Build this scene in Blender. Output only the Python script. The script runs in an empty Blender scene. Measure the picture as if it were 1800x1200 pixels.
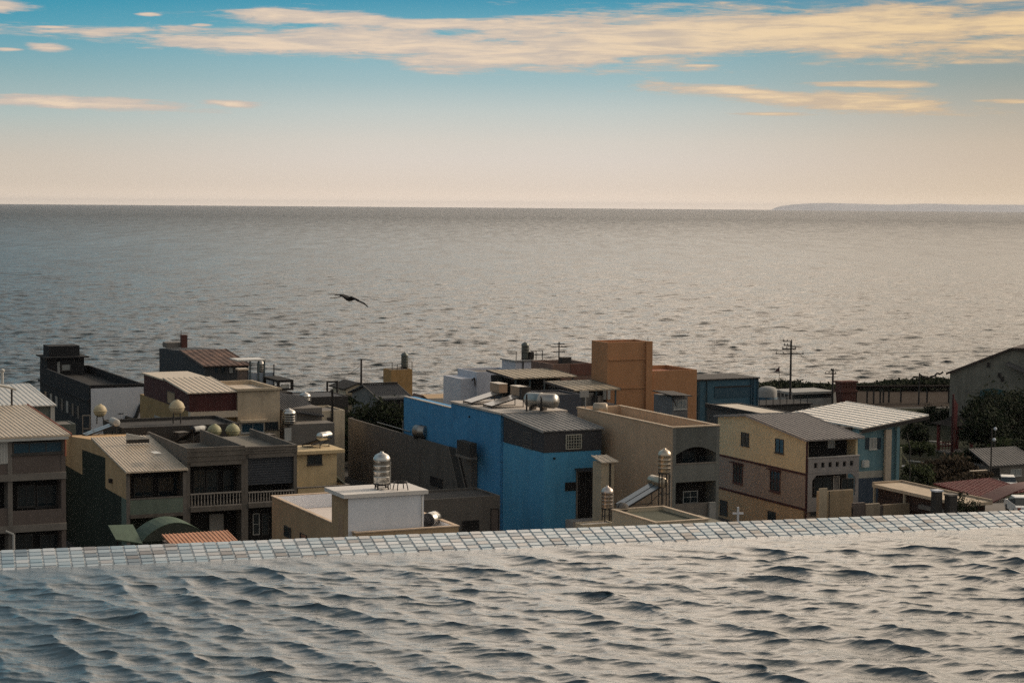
import bpy, math, random
import numpy as np
from mathutils import Vector, Matrix
random.seed(7)
R = math.radians
sc = bpy.context.scene
col = sc.collection

# ---------------------------------------------------------------- camera
CAM_H = 28.5                       # metres above the town's ground
FOC = 3450.0                       # focal length in pixels of a 1800 px wide frame
PITCH = math.atan(237.5 / FOC)
ROLL = 0.0075
Fv = Vector((0, math.cos(PITCH), -math.sin(PITCH)))
R0 = Vector((1, 0, 0)); U0 = Vector((0, math.sin(PITCH), math.cos(PITCH)))
Rv = R0 * math.cos(ROLL) + U0 * math.sin(ROLL)
Uv = -R0 * math.sin(ROLL) + U0 * math.cos(ROLL)
CAM = Vector((0, 0, CAM_H))
cam = bpy.data.cameras.new('camera'); camo = bpy.data.objects.new('camera', cam); col.objects.link(camo)
cam.sensor_width = 36.0; cam.lens = FOC / 1800.0 * 36.0
cam.clip_start = 0.1; cam.clip_end = 200000.0
m = Matrix((Rv, Uv, -Fv)).transposed().to_4x4(); m.translation = CAM
camo.matrix_world = m
sc.camera = camo

# ---------------------------------------------------------------- exposure
sc.view_settings.view_transform = 'Standard'; sc.view_settings.look = 'None'
sc.view_settings.gamma = 1.0; sc.view_settings.exposure = 0.0
sc.cycles.use_denoising = False
sc.cycles.max_bounces = 8; sc.cycles.transparent_max_bounces = 12
sc.cycles.sample_clamp_indirect = 1.2; sc.cycles.sample_clamp_direct = 3.0

# ---------------------------------------------------------------- colours
def lin(h):
    h = h.lstrip('#'); out = []
    for k in (0, 2, 4):
        c = int(h[k:k+2], 16) / 255.0
        out.append(c / 12.92 if c <= 0.04045 else ((c + 0.055) / 1.055) ** 2.4)
    return tuple(out) + (1.0,)

# ---------------------------------------------------------------- sun (veiled, ahead and to the right, over the sea)
SUN_AZ, SUN_EL = 62.0, 27.0        # degrees right of the view direction (+Y), degrees above the horizon
sd = Vector((math.sin(R(SUN_AZ)) * math.cos(R(SUN_EL)), math.cos(R(SUN_AZ)) * math.cos(R(SUN_EL)), math.sin(R(SUN_EL))))
sl = bpy.data.lights.new('sun', 'SUN'); so = bpy.data.objects.new('sun', sl); col.objects.link(so)
sl.energy = 2.4; sl.angle = R(8.0); sl.color = (1.0, 0.85, 0.68)
so.rotation_euler = sd.to_track_quat('Z', 'Y').to_euler()
so.location = (0, 0, 60)

# ---------------------------------------------------------------- sky
w = bpy.data.worlds.new('World'); sc.world = w; w.use_nodes = True
NT = w.node_tree; NT.nodes.clear()
def N(t, **kw):
    n = NT.nodes.new(t)
    for k, v in kw.items(): setattr(n, k, v)
    return n
def K(a, b): NT.links.new(a, b)
def MA(op, a, b=None, c=None, clamp=False):
    n = N('ShaderNodeMath', operation=op, use_clamp=clamp)
    for i, v in enumerate((a, b, c)):
        if v is None: continue
        if isinstance(v, (int, float)): n.inputs[i].default_value = v
        else: K(v, n.inputs[i])
    return n.outputs[0]
def SM(v, a, b):
    n = N('ShaderNodeMapRange', interpolation_type='SMOOTHSTEP'); K(v, n.inputs[0])
    n.inputs[1].default_value = a; n.inputs[2].default_value = b
    n.inputs[3].default_value = 0.0; n.inputs[4].default_value = 1.0
    return n.outputs[0]
def MIX(f, a, b, blend='MIX'):
    n = N('ShaderNodeMix', data_type='RGBA', blend_type=blend)
    for s, v in ((n.inputs[0], f), (n.inputs[6], a), (n.inputs[7], b)):
        if isinstance(v, (int, float)): s.default_value = v
        elif isinstance(v, tuple): s.default_value = v
        else: K(v, s)
    return n.outputs[2]
geo = N('ShaderNodeTexCoord')
sep = N('ShaderNodeSeparateXYZ'); K(geo.outputs['Generated'], sep.inputs[0])
az = MA('MULTIPLY', MA('ARCTAN2', sep.outputs[0], sep.outputs[1]), FOC)      # angle to the right of +Y
el = MA('MULTIPLY', MA('ARCSINE', MA('MAXIMUM', MA('MINIMUM', sep.outputs[2], 0.9999), -0.9999)), FOC)   # angle above the horizon
def ramp(v, lo, hi, stops):
    mr = N('ShaderNodeMapRange'); K(v, mr.inputs[0]); mr.inputs[1].default_value = lo; mr.inputs[2].default_value = hi
    r = N('ShaderNodeValToRGB'); K(mr.outputs[0], r.inputs[0]); e = r.color_ramp.elements
    while len(e) < len(stops): e.new(0.5)
    for k, (p, c) in enumerate(stops):
        e[k].position = (p - lo) / (hi - lo); e[k].color = lin(c) if isinstance(c, str) else c
    return r.outputs[0]
left = ramp(el, -40, 460, [(-40, '#d8c8b6'), (20, '#d8c8b6'), (80, '#cdc3b5'), (112, '#c3c1b7'), (150, '#b2bfbb'), (225, '#8dafb4'), (300, '#5aa0b4'), (362, '#2c92ae'), (460, '#2c86a2')])
mid = ramp(el, -40, 460, [(-40, '#e4d3c2'), (20, '#e4d3c2'), (80, '#dcd2c7'), (112, '#d6d0c6'), (165, '#c2cac6'), (215, '#a2bdc1'), (300, '#74adbc'), (362, '#4294b0'), (460, '#4a90a8')])
right = ramp(el, -40, 460, [(-40, '#dcc7ad'), (20, '#dbc6ac'), (80, '#cebca7'), (112, '#c9b9a5'), (165, '#b7afa0'), (225, '#99a29c'), (300, '#86999c'), (362, '#7893a0'), (460, '#909c9c')])
back = ramp(el, -40, 3000, [(-40, '#b9b2a8'), (400, '#9aa3a8'), (1100, '#8f989e'), (3000, '#8f979c')])
sky = MIX(SM(az, 100, 1000), MIX(SM(az, -950, -150), left, mid), right)
# unseen upper sky, brightened at right and dimmed at left for the water's reflections
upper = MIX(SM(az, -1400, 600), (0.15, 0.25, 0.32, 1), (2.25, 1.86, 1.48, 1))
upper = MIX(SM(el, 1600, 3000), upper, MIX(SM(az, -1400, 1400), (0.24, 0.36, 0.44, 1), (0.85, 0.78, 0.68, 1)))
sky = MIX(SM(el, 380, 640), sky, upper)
# the glow low over the water
sky = MIX(MA('POWER', SM(el, 50, -10), 2.0), sky, MIX(1.0, sky, (1.38, 1.36, 1.34, 1), 'MULTIPLY'))
sky = MIX(SM(MA('ABSOLUTE', az), 4500, 7600), sky, back)
# clouds: soft streaks at fixed bearings and heights
def ellipse(px, py, a, b, sh=0.0):
    du = MA('SUBTRACT', az, px - 900.0)
    dv = MA('ADD', MA('SUBTRACT', el, 362.5 - py), MA('MULTIPLY', du, sh))
    x = MA('DIVIDE', du, a); y = MA('DIVIDE', dv, b)
    return MA('SUBTRACT', 1.0, MA('SQRT', MA('ADD', MA('MULTIPLY', x, x), MA('MULTIPLY', y, y))))
CL = [(400, 84, 360, 15, 0.035), (780, 88, 400, 38, 0.05), (1130, 72, 430, 56, -0.02), (1480, 54, 400, 54, -0.0), (1850, 48, 330, 44, 0),
      (560, 42, 170, 13, 0.03), (800, 50, 200, 12, 0.0), (1290, 160, 190, 15, 0.08), (1480, 177, 190, 18, 0.03), (1500, 149, 120, 7, 0),
      (150, 193, 240, 13, 0.03), (410, 189, 60, 8, 0.03), (15, 36, 58, 13, 0), (100, 100, 38, 7, 0), (1760, 179, 90, 5, 0.02), (1330, 200, 70, 4, 0),
      (185, 76, 58, 10, 0), (1790, 4, 210, 20, 0), (30, 105, 30, 4, 0), (110, 66, 40, 3, 0), (270, 41, 20, 3, 0), (360, 56, 22, 3, 0), (120, 5, 20, 3, 0), (1230, 117, 60, 5, 0)]
dens = None
for c in CL:
    e_ = ellipse(*c)
    dens = e_ if dens is None else MA('MAXIMUM', dens, e_)
def noise(sx, sy, scale, detail=6, rough=0.6, dist=0.0, off=0.0):
    cv = N('ShaderNodeCombineXYZ'); K(MA('MULTIPLY', az, sx), cv.inputs[0]); K(MA('MULTIPLY', el, sy), cv.inputs[1]); cv.inputs[2].default_value = off
    n = N('ShaderNodeTexNoise'); K(cv.outputs[0], n.inputs['Vector'])
    n.inputs['Scale'].default_value = scale; n.inputs['Detail'].default_value = detail
    n.inputs['Roughness'].default_value = rough; n.inputs['Distortion'].default_value = dist
    return n.outputs[0]
n1 = noise(1/260., 1/34., 1.0, 9, 0.62, 0.35)
n2 = noise(1/700., 1/60., 1.0, 4, 0.5, 0.2, 3.3)
n3 = noise(1/80., 1/8., 1.0, 10, 0.74, 0.9, 5.1)
d1 = MA('ADD', MA('ADD', MA('MULTIPLY', dens, 0.9), MA('MULTIPLY', MA('SUBTRACT', n1, 0.5), 2.7)), MA('ADD', MA('MULTIPLY', MA('SUBTRACT', n3, 0.5), 1.3), MA('MULTIPLY', MA('SUBTRACT', n2, 0.5), 1.0)))
cmask = SM(d1, -0.2, 0.42)
# loose high cloud above the picture, what the water and roofs mirror
hi = MA('MULTIPLY', SM(noise(1/900., 1/420., 1.0, 7, 0.6, 0.4, 7.7), 0.43, 0.66), SM(el, 420, 800))
shade = MA('MULTIPLY', SM(noise(1/160., 1/16., 1.0, 7, 0.65, 0.4, 1.9), 0.32, 0.6), SM(d1, 0.1, 0.8))
cl_l = MIX(shade, lin('#c9bbb0'), lin('#eed5ba')); cl_r = MIX(shade, lin('#cdb598'), lin('#f3d3a2'))
ccol = MIX(SM(az, -200, 900), cl_l, cl_r)
sky = MIX(MA('MULTIPLY', cmask, 0.93), sky, ccol)
# the upper sky: Nishita
nis = N('ShaderNodeTexSky', sky_type='NISHITA', sun_disc=False)
nis.sun_elevation = R(SUN_EL); nis.sun_rotation = R(SUN_AZ); nis.air_density = 1.4; nis.dust_density = 3.0; nis.ozone_density = 1.5
nb = MIX(1.0, nis.outputs[0], (0.115, 0.10, 0.085, 1), 'MULTIPLY')
sky = MIX(SM(el, 2200, 4200), sky, nb)
hcol = MIX(SM(az, -1500, 1500), lin('#a9a7a2'), lin('#ecd5b2'))
sky = MIX(MA('MULTIPLY', hi, 0.7), sky, hcol)
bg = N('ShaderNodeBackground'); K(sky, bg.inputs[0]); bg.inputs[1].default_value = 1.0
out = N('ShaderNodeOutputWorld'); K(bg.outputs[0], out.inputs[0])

# ---------------------------------------------------------------- pixel rays -> points on real planes
def ray(px, py): return Fv + Rv * ((px - 900.0) / FOC) + Uv * ((600.0 - py) / FOC)
def at_d(px, py, d): return CAM + ray(px, py) * d
def at_z(px, py, z):
    r = ray(px, py); return CAM + r * ((z - CAM_H) / r.z)

# ---------------------------------------------------------------- materials
MATS = {}
def newmat(name):
    mt = bpy.data.materials.new(name); mt.use_nodes = True
    return mt, mt.node_tree, mt.node_tree.nodes['Principled BSDF']
def mat(name, c, rough=0.8, metal=0.0, kind='plaster', var=0.22, c2=None, bump=0.15, scale=1.0, spec=0.3):
    """procedural surface: base colour broken by blotches, rain streaks or grain"""
    if name in MATS: return MATS[name]
    mt, nt, p = newmat(name)
    if isinstance(c, str): c = lin(c)
    c = tuple(c[:3]) + (1,)
    p.inputs['Roughness'].default_value = rough; p.inputs['Metallic'].default_value = metal
    p.inputs['Specular IOR Level'].default_value = spec
    tc = nt.nodes.new('ShaderNodeTexCoord')
    def nz(scl, det, sc3=(1, 1, 1)):
        mp = nt.nodes.new('ShaderNodeMapping'); mp.inputs['Scale'].default_value = sc3
        nt.links.new(tc.outputs['Object'], mp.inputs[0])
        n = nt.nodes.new('ShaderNodeTexNoise'); n.inputs['Scale'].default_value = scl * scale; n.inputs['Detail'].default_value = det
        n.inputs['Roughness'].default_value = 0.65
        nt.links.new(mp.outputs[0], n.inputs['Vector']); return n.outputs[0]
    def mx(f, a, b, blend='MIX'):
        n = nt.nodes.new('ShaderNodeMix'); n.data_type = 'RGBA'; n.blend_type = blend
        for s, v in ((n.inputs[0], f), (n.inputs[6], a), (n.inputs[7], b)):
            if isinstance(v, (int, float)): s.default_value = v
            elif isinstance(v, tuple): s.default_value = v
            else: nt.links.new(v, s)
        return n.outputs[2]
    def mr(v, a, b, lo=0.0, hi=1.0):
        n = nt.nodes.new('ShaderNodeMapRange'); nt.links.new(v, n.inputs[0])
        for k, x in enumerate((a, b, lo, hi)): n.inputs[1 + k].default_value = x
        return n.outputs[0]
    dk = tuple(x * (1 - var * 1.6) for x in c[:3]) + (1,)
    lt = tuple(min(1, x * (1 + var * 0.5)) for x in c[:3]) + (1,)
    if c2 is not None: dk = (lin(c2) if isinstance(c2, str) else tuple(c2[:3]) + (1,))
    base = mx(mr(nz(0.7, 5), 0.3, 0.72), dk if c2 is not None else tuple(0.5 * (a + b) for a, b in zip(c, dk)), lt)
    if kind == 'plaster':      # rain streaks run down the wall
        st = mr(nz(1.0, 5, (1.5, 1.5, 0.13)), 0.46, 0.78)
        ms = nt.nodes.new('ShaderNodeMath'); ms.operation = 'MULTIPLY'; nt.links.new(st, ms.inputs[0]); nt.links.new(mr(nz(0.23, 3), 0.38, 0.62), ms.inputs[1])
        base = mx(ms.outputs[0], base, dk)
        bl = mr(nz(0.55, 7), 0.55, 0.68, 0.0, 0.55); base = mx(bl, base, dk)
        gr = mr(nz(9.0, 3), 0.3, 0.7, 0.9, 1.08)
        n = nt.nodes.new('ShaderNodeMix'); n.data_type = 'RGBA'; n.blend_type = 'MULTIPLY'; n.inputs[0].default_value = 1
        nt.links.new(base, n.inputs[6]); nt.links.new(gr, n.inputs[7]); base = n.outputs[2]
    elif kind == 'metal':
        st = mr(nz(1.2, 4, (4, 0.6, 1)), 0.5, 0.8)
        base = mx(st, base, dk)
    nt.links.new(base, p.inputs['Base Color'])
    if bump:
        b = nt.nodes.new('ShaderNodeBump'); b.inputs['Strength'].default_value = bump; b.inputs['Distance'].default_value = 0.05
        nt.links.new(nz(5.0, 5), b.inputs['Height']); nt.links.new(b.outputs[0], p.inputs['Normal'])
    MATS[name] = mt; return mt
def steel(name='steel', c=(0.62, 0.60, 0.56), rough=0.28):
    return mat(name, c + (1,) if len(c) == 3 else c, rough, 1.0, 'metal', 0.12, bump=0.04)
def glassmat(name, c=(0.02, 0.03, 0.035, 1)):
    return mat(name, c, 0.12, 0.0, 'plain', 0.3, bump=0.0, spec=0.6)

# ---------------------------------------------------------------- mesh builder
class MB:
    def __init__(s): s.v = []; s.f = []; s.mi = []; s.cur = 0; s.smooth = []
    def poly(s, pts, sm=False):
        b = len(s.v); s.v += [tuple(p) for p in pts]; s.f.append(tuple(range(b, b + len(pts)))); s.mi.append(s.cur); s.smooth.append(sm); return s
    def faces(s, pts, fs, sm=False):
        b = len(s.v); s.v += [tuple(p) for p in pts]
        for f in fs: s.f.append(tuple(b + i for i in f)); s.mi.append(s.cur); s.smooth.append(sm)
        return s
    def hexa(s, p):      # 4 bottom (ccw from above), 4 top
        return s.faces(p, [(3, 2, 1, 0), (4, 5, 6, 7), (0, 1, 5, 4), (1, 2, 6, 5), (2, 3, 7, 6), (3, 0, 4, 7)])
    def box(s, x0, x1, y0, y1, z0, z1):
        if x0 > x1: x0, x1 = x1, x0
        if y0 > y1: y0, y1 = y1, y0
        if z0 > z1: z0, z1 = z1, z0
        return s.hexa([(x0, y0, z0), (x1, y0, z0), (x1, y1, z0), (x0, y1, z0), (x0, y0, z1), (x1, y0, z1), (x1, y1, z1), (x0, y1, z1)])
    def prism(s, pts, vec):
        pts = [Vector(p) for p in pts]; vec = Vector(vec); n = len(pts)
        nrm = Vector((0, 0, 0))
        for i in range(n):
            a, b = pts[i], pts[(i + 1) % n]; nrm += a.cross(b)
        if nrm.dot(vec) > 0: pts = pts[::-1]
        q = [p + vec for p in pts]
        fs = [tuple(range(n)), tuple(range(2 * n - 1, n - 1, -1))] + [((i + 1) % n, i, n + i, n + (i + 1) % n) for i in range(n)]
        return s.faces(pts + q, fs)
    def cyl(s, a, b, r, r2=None, n=8, cap=True, sm=True):
        a = Vector(a); b = Vector(b); d = (b - a).normalized(); r2 = r if r2 is None else r2
        u = d.orthogonal().normalized(); v = d.cross(u)
        A = [a + (u * math.cos(2 * math.pi * i / n) + v * math.sin(2 * math.pi * i / n)) * r for i in range(n)]
        B = [b + (u * math.cos(2 * math.pi * i / n) + v * math.sin(2 * math.pi * i / n)) * r2 for i in range(n)]
        s.faces(A + B, [(i, (i + 1) % n, n + (i + 1) % n, n + i) for i in range(n)], sm)
        if cap: s.poly(A[::-1]); s.poly(B)
        return s
    def tube(s, pts, r, n=6):
        for a, b in zip(pts[:-1], pts[1:]): s.cyl(a, b, r, n=n)
        return s
    def lathe(s, prof, c, axis='z', n=20, mtx=None):
        c = Vector(c); P = []
        for (r, h) in prof:
            for i in range(n):
                t = 2 * math.pi * i / n
                p = Vector((r * math.cos(t), r * math.sin(t), h))
                if mtx is not None: p = mtx @ p
                P.append(c + p)
        fs = []
        for k in range(len(prof) - 1):
            for i in range(n): fs.append((k * n + i, k * n + (i + 1) % n, (k + 1) * n + (i + 1) % n, (k + 1) * n + i))
        return s.faces(P, fs, True)
    def build(s, name, mats, parent=None, loc=None, rotz=None):
        me = bpy.data.meshes.new(name); me.from_pydata(s.v, [], s.f); me.update()
        for mt in (mats if isinstance(mats, (list, tuple)) else [mats]): me.materials.append(mt)
        me.polygons.foreach_set('material_index', s.mi); me.polygons.foreach_set('use_smooth', s.smooth)
        o = bpy.data.objects.new(name, me); col.objects.link(o)
        if parent is not None: o.parent = parent
        if loc is not None: o.location = loc
        if rotz is not None: o.rotation_euler.z = rotz
        return o
def tag(o, label, cat, group=None, kind=None):
    if label: o['label'] = label
    if cat: o['category'] = cat
    if group: o['group'] = group
    if kind: o['kind'] = kind
    return o
def empty(name, loc, rz=0.0, label=None, cat=None, group=None):
    o = bpy.data.objects.new(name, None); col.objects.link(o); o.location = loc; o.rotation_euler.z = rz; o.empty_display_size = 0.3
    return tag(o, label, cat, group)
# ================================================================ THE SETTING
# ---- sea: one sheet out to the horizon, wind waves as geometry near the shore, finer ones as bump
SEA_Z = -2.5
def wave_sum(X, Y, waves, spacing=None):
    Z = np.zeros_like(X); DX = np.zeros_like(X); DY = np.zeros_like(X)
    for (kx, ky, a, ph, q) in waves:
        k = math.hypot(kx, ky); t = kx * X + ky * Y + ph
        att = 1.0
        if spacing is not None: att = np.clip((2 * math.pi / k) / (spacing * 3.0) - 0.35, 0, 1)
        s = np.sin(t); c = np.cos(t)
        Z += a * att * s; DX += q * a * att * kx / k * c; DY += q * a * att * ky / k * c
    return Z, DX, DY
def mesh_grid(name, X, Y, Z, mt, smooth=True):
    nr, nc = X.shape
    me = bpy.data.meshes.new(name)
    co = np.stack([X, Y, Z], -1).reshape(-1, 3).astype(np.float32)
    i = np.arange(nr * nc).reshape(nr, nc)
    q = np.stack([i[:-1, :-1], i[:-1, 1:], i[1:, 1:], i[1:, :-1]], -1).reshape(-1, 4)
    me.vertices.add(len(co)); me.vertices.foreach_set('co', co.ravel())
    me.loops.add(q.size); me.loops.foreach_set('vertex_index', q.ravel().astype(np.int32))
    me.polygons.add(len(q)); me.polygons.foreach_set('loop_start', np.arange(0, q.size, 4, dtype=np.int32))
    me.update(calc_edges=True); me.polygons.foreach_set('use_smooth', np.ones(len(q), bool))
    me.materials.append(mt)
    o = bpy.data.objects.new(name, me); col.objects.link(o); return o
def water_mat(name, base, rough, bumps, ior=1.33, spec=0.5, far=None):
    mt, nt, p = newmat(name)
    p.inputs['Base Color'].default_value = base; p.inputs['Roughness'].default_value = rough
    p.inputs['IOR'].default_value = ior; p.inputs['Specular IOR Level'].default_value = spec
    tc = nt.nodes.new('ShaderNodeTexCoord'); prev = None
    for (scl, sx, sy, rot, strength, dist, det) in bumps:
        mp = nt.nodes.new('ShaderNodeMapping'); mp.inputs['Scale'].default_value = (sx, sy, 1); mp.inputs['Rotation'].default_value = (0, 0, R(rot))
        nt.links.new(tc.outputs['Object'], mp.inputs[0])
        n = nt.nodes.new('ShaderNodeTexNoise'); n.inputs['Scale'].default_value = scl; n.inputs['Detail'].default_value = det; n.inputs['Roughness'].default_value = 0.6
        n.inputs['Distortion'].default_value = 0.6
        nt.links.new(mp.outputs[0], n.inputs['Vector'])
        b = nt.nodes.new('ShaderNodeBump'); b.inputs['Strength'].default_value = strength; b.inputs['Distance'].default_value = dist
        nt.links.new(n.outputs[0], b.inputs['Height'])
        if prev is not None: nt.links.new(prev, b.inputs['Normal'])
        prev = b.outputs[0]
    if prev is not None: nt.links.new(prev, p.inputs['Normal'])
    if far is not None:      # waves too small to be modelled at a distance, and gusts that ruffle the surface
        sx_ = nt.nodes.new('ShaderNodeSeparateXYZ'); nt.links.new(tc.outputs['Object'], sx_.inputs[0])
        mr_ = nt.nodes.new('ShaderNodeMapRange'); nt.links.new(sx_.outputs[1], mr_.inputs[0])
        for k, x in enumerate((280.0, 5000.0, 0.0, 1.0)): mr_.inputs[1 + k].default_value = x
        pw_ = nt.nodes.new('ShaderNodeMath'); pw_.operation = 'POWER'; nt.links.new(mr_.outputs[0], pw_.inputs[0]); pw_.inputs[1].default_value = 0.55
        m3 = nt.nodes.new('ShaderNodeMapRange'); nt.links.new(pw_.outputs[0], m3.inputs[0]); m3.inputs[3].default_value = rough; m3.inputs[4].default_value = far
        mp = nt.nodes.new('ShaderNodeMapping'); mp.inputs['Scale'].default_value = (1 / 9., 1 / 70., 1); nt.links.new(tc.outputs['Object'], mp.inputs[0])
        n = nt.nodes.new('ShaderNodeTexNoise'); n.inputs['Scale'].default_value = 1.0; n.inputs['Detail'].default_value = 6; n.inputs['Roughness'].default_value = 0.7; nt.links.new(mp.outputs[0], n.inputs['Vector'])
        m2 = nt.nodes.new('ShaderNodeMapRange'); nt.links.new(n.outputs[0], m2.inputs[0])
        for k, x in enumerate((0.3, 0.7, 0.6, 1.35)): m2.inputs[1 + k].default_value = x
        mu = nt.nodes.new('ShaderNodeMath'); mu.operation = 'MULTIPLY'; nt.links.new(m3.outputs[0], mu.inputs[0]); nt.links.new(m2.outputs[0], mu.inputs[1])
        nt.links.new(mu.outputs[0], p.inputs['Roughness'])
    return mt
rng = np.random.default_rng(11)
sea_m = water_mat('sea_water', (0.02, 0.028, 0.03, 1), 0.08, [(0.2, 0.5, 1.0, 8, 0.25, 1.0, 4), (0.55, 0.45, 1.0, -10, 0.9, 0.4, 4)], far=0.48, ior=1.27)
rows = 2000; cols = 760
tt = np.linspace(0, 1, rows)
dist = 292.0 * (6000.0 / 292.0) ** tt
half = np.linspace(-1, 1, cols)
hw = 45 + dist * 0.34
X = half[None, :] * hw[:, None]; Y = np.repeat(dist[:, None], cols, 1)
spacing = np.maximum(np.gradient(dist), hw * 2 / cols)[:, None]
W = []
for i in range(80):
    lam = 1.2 * (7.5 / 1.2) ** rng.random(); th = R(-84 + rng.normal(0, 27)) ; k = 2 * math.pi / lam
    W.append((k * math.cos(th), k * math.sin(th), 0.0068 * lam ** 0.66 * (0.5 + rng.random()), rng.random() * 6.28, 2.2))
Z, DX, DY = wave_sum(X, Y, W, spacing)
edge = np.clip((dist - 300) / 30, 0, 1)[:, None] * np.clip((6000 - dist) / 2000, 0, 1)[:, None]
sea = mesh_grid('sea', X + DX * edge, Y + DY * edge, SEA_Z + Z * edge, sea_m); tag(sea, None, None, kind='structure')
far_m = water_mat('sea_far_water', (0.02, 0.028, 0.03, 1), 0.08, [(0.05, 0.4, 1.0, 6, 0.8, 4.0, 5)], far=0.48)
far = MB()
far.faces([(-36000, 5990, SEA_Z - 0.25), (36000, 5990, SEA_Z - 0.25), (36000, 36000, SEA_Z - 0.25), (-36000, 36000, SEA_Z - 0.25)], [(0, 1, 2, 3)])
far.faces([(-36000, 270, SEA_Z - 0.3), (-134, 270, SEA_Z - 0.3), (-2080, 5995, SEA_Z - 0.3), (-36000, 5995, SEA_Z - 0.3)], [(0, 1, 2, 3)])
far.faces([(134, 270, SEA_Z - 0.3), (36000, 270, SEA_Z - 0.3), (36000, 5995, SEA_Z - 0.3), (2080, 5995, SEA_Z - 0.3)], [(0, 1, 2, 3)])
fo = far.build('sea_open_water', far_m); tag(fo, None, None, kind='structure')

# ---- ground: one sheet, falling to the beach
gm = mat('town_ground', (0.075, 0.07, 0.062, 1), 0.95, kind='plain', var=0.4, bump=0.3)
sand = mat('beach_sand', (0.42, 0.29, 0.17, 1), 0.95, kind='plain', var=0.2, bump=0.3)
g = MB(); ys = [-80, 60, 150, 262, 290, 300, 306, 330]; zs = [0, 0, 0, 0, 0, -0.3, -2.2, -5]
xs = [-900, -300, -120, -60, -20, 0, 20, 60, 120, 300, 900]
wob = [3, 0, -6, -9, -3, 4, 16, 18, 18, 14, 0]
P = []
for y, z in zip(ys, zs):
    for x, wv in zip(xs, wob): P.append((x, y + (wv if y > 280 else 0), z))
nx = len(xs)
for r_ in range(len(ys) - 1):
    for i in range(nx - 1):
        g.cur = (1 if xs[i] < 10 else 2) if ys[r_] >= 290 else 0
        g.faces([P[r_ * nx + i], P[r_ * nx + i + 1], P[(r_ + 1) * nx + i + 1], P[(r_ + 1) * nx + i]], [(0, 1, 2, 3)])
go = g.build('ground', [gm, sand, mat('shore_scrub', (0.03, 0.034, 0.018, 1), 1.0, kind='plain', var=.4, spec=.05)]); tag(go, None, None, kind='structure')

# ---- island on the horizon
im = mat('island_hills', (0.46, 0.47, 0.50, 1), 1.0, kind='plain', var=0.2, bump=0, scale=0.01)  # pale blue-grey base carries part of the distance haze in the colour
isl = MB(); D = 30000.0
prof = [(1352, 0), (1362, 1), (1372, 4.5), (1395, 7.5), (1420, 10), (1450, 11), (1480, 10.4), (1520, 9.6), (1560, 9.4), (1600, 10), (1625, 11.8), (1650, 12.2), (1680, 11), (1720, 9.8), (1780, 10.2), (1840, 9), (1900, 6.5), (1960, 3), (2000, 0)]
ring = []
for k, (fr, sc_) in enumerate([(0.0, 0.0), (0.25, 0.55), (0.5, 1.0), (0.8, 0.7), (1.0, 0.0)]):
    ring.append([((px - 900) / FOC * (D + 2400 * fr), D + 2400 * fr + 120 * math.sin(px * 0.05 + k), -3.0 + (h * .9 * D / FOC + 30.5) * sc_ * (1 + 0.05 * math.sin(px * 0.21 + k * 2)) if h > 0 else -3.0) for px, h in prof])
n_ = len(prof); isl.faces([p for r_ in ring for p in r_], [(a * n_ + i, a * n_ + i + 1, (a + 1) * n_ + i + 1, (a + 1) * n_ + i) for a in range(4) for i in range(n_ - 1)], True)
io = isl.build('island_hills', im); tag(io, None, None, kind='structure')

# ---- pool: mosaic edge, water, basin and the hotel wall that carries it
EZ = CAM_H - 1.5
pa = at_z(0, 968, EZ); pb = at_z(1800, 897, EZ)
ed = (pb - pa); ed.z = 0; ed.normalize()
pn = Vector((ed.y, -ed.x, 0))              # from the edge back towards the deck
if pn.y > 0: pn = -pn
ang = math.atan2(ed.y, ed.x)
pe = empty('pool_edge', (pa.x, pa.y, EZ), ang, 'rim of small blue, grey and white mosaic tiles along the infinity pool', 'pool edge')
tile_cols = ['#a6b1b6', '#91a1a9', '#788a94', '#9c9a98', '#5f6f79', '#6b6663', '#b4b8ba', '#839aa5']
tm = [mat('mosaic_tile_%s' % c[1:], c, 0.16, 0, 'plain', 0.1, bump=0.05, spec=0.6) for c in tile_cols]
grout = mat('tile_grout', (0.62, 0.62, 0.60, 1), 0.9, kind='plain', bump=0.1)
TS = 0.058; RS = 0.044; TILT = R(10)
tb = MB(); tr = random.Random(5)
for i in range(-75, 160):
    for j in range(-1, 9):
        tb.cur = tr.choices(range(8), [5, 4, 3, 3, 2, 1.3, 4, 3])[0]
        x0 = i * TS + 0.003; x1 = (i + 1) * TS - 0.003
        if j < 0:                          # top strip turned over the outer edge
            tb.box(x0, x1, 0.004, 0.012, -TS + 0.002, -0.002); continue
        s0 = j * RS + 0.0022; s1 = (j + 1) * RS - 0.0022; e = 0.002 * tr.random()
        def pt(x, s, u): return (x, -s * math.cos(TILT) - u * math.sin(TILT), -s * math.sin(TILT) + u * math.cos(TILT))
        h = 0.004 + e; ins = 0.0025
        tb.hexa([pt(x0, s1, 0), pt(x1, s1, 0), pt(x1, s0, 0), pt(x0, s0, 0), pt(x0 + ins, s1 - ins, h), pt(x1 - ins, s1 - ins, h), pt(x1 - ins, s0 + ins, h), pt(x0 + ins, s0 + ins, h)])
tb.build('mosaic_tiles', tm, pe)
core = MB(); L0, L1 = -75 * TS, 160 * TS; s_ = 9 * RS
core.prism([(L0, 0.004, 0.0006), (L0, -s_ * math.cos(TILT), -s_ * math.sin(TILT)), (L0, -s_ * math.cos(TILT), -1.4), (L0, 0.004, -1.4)], (L1 - L0, 0, 0))
core.build('edge_wall', grout, pe)
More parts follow.
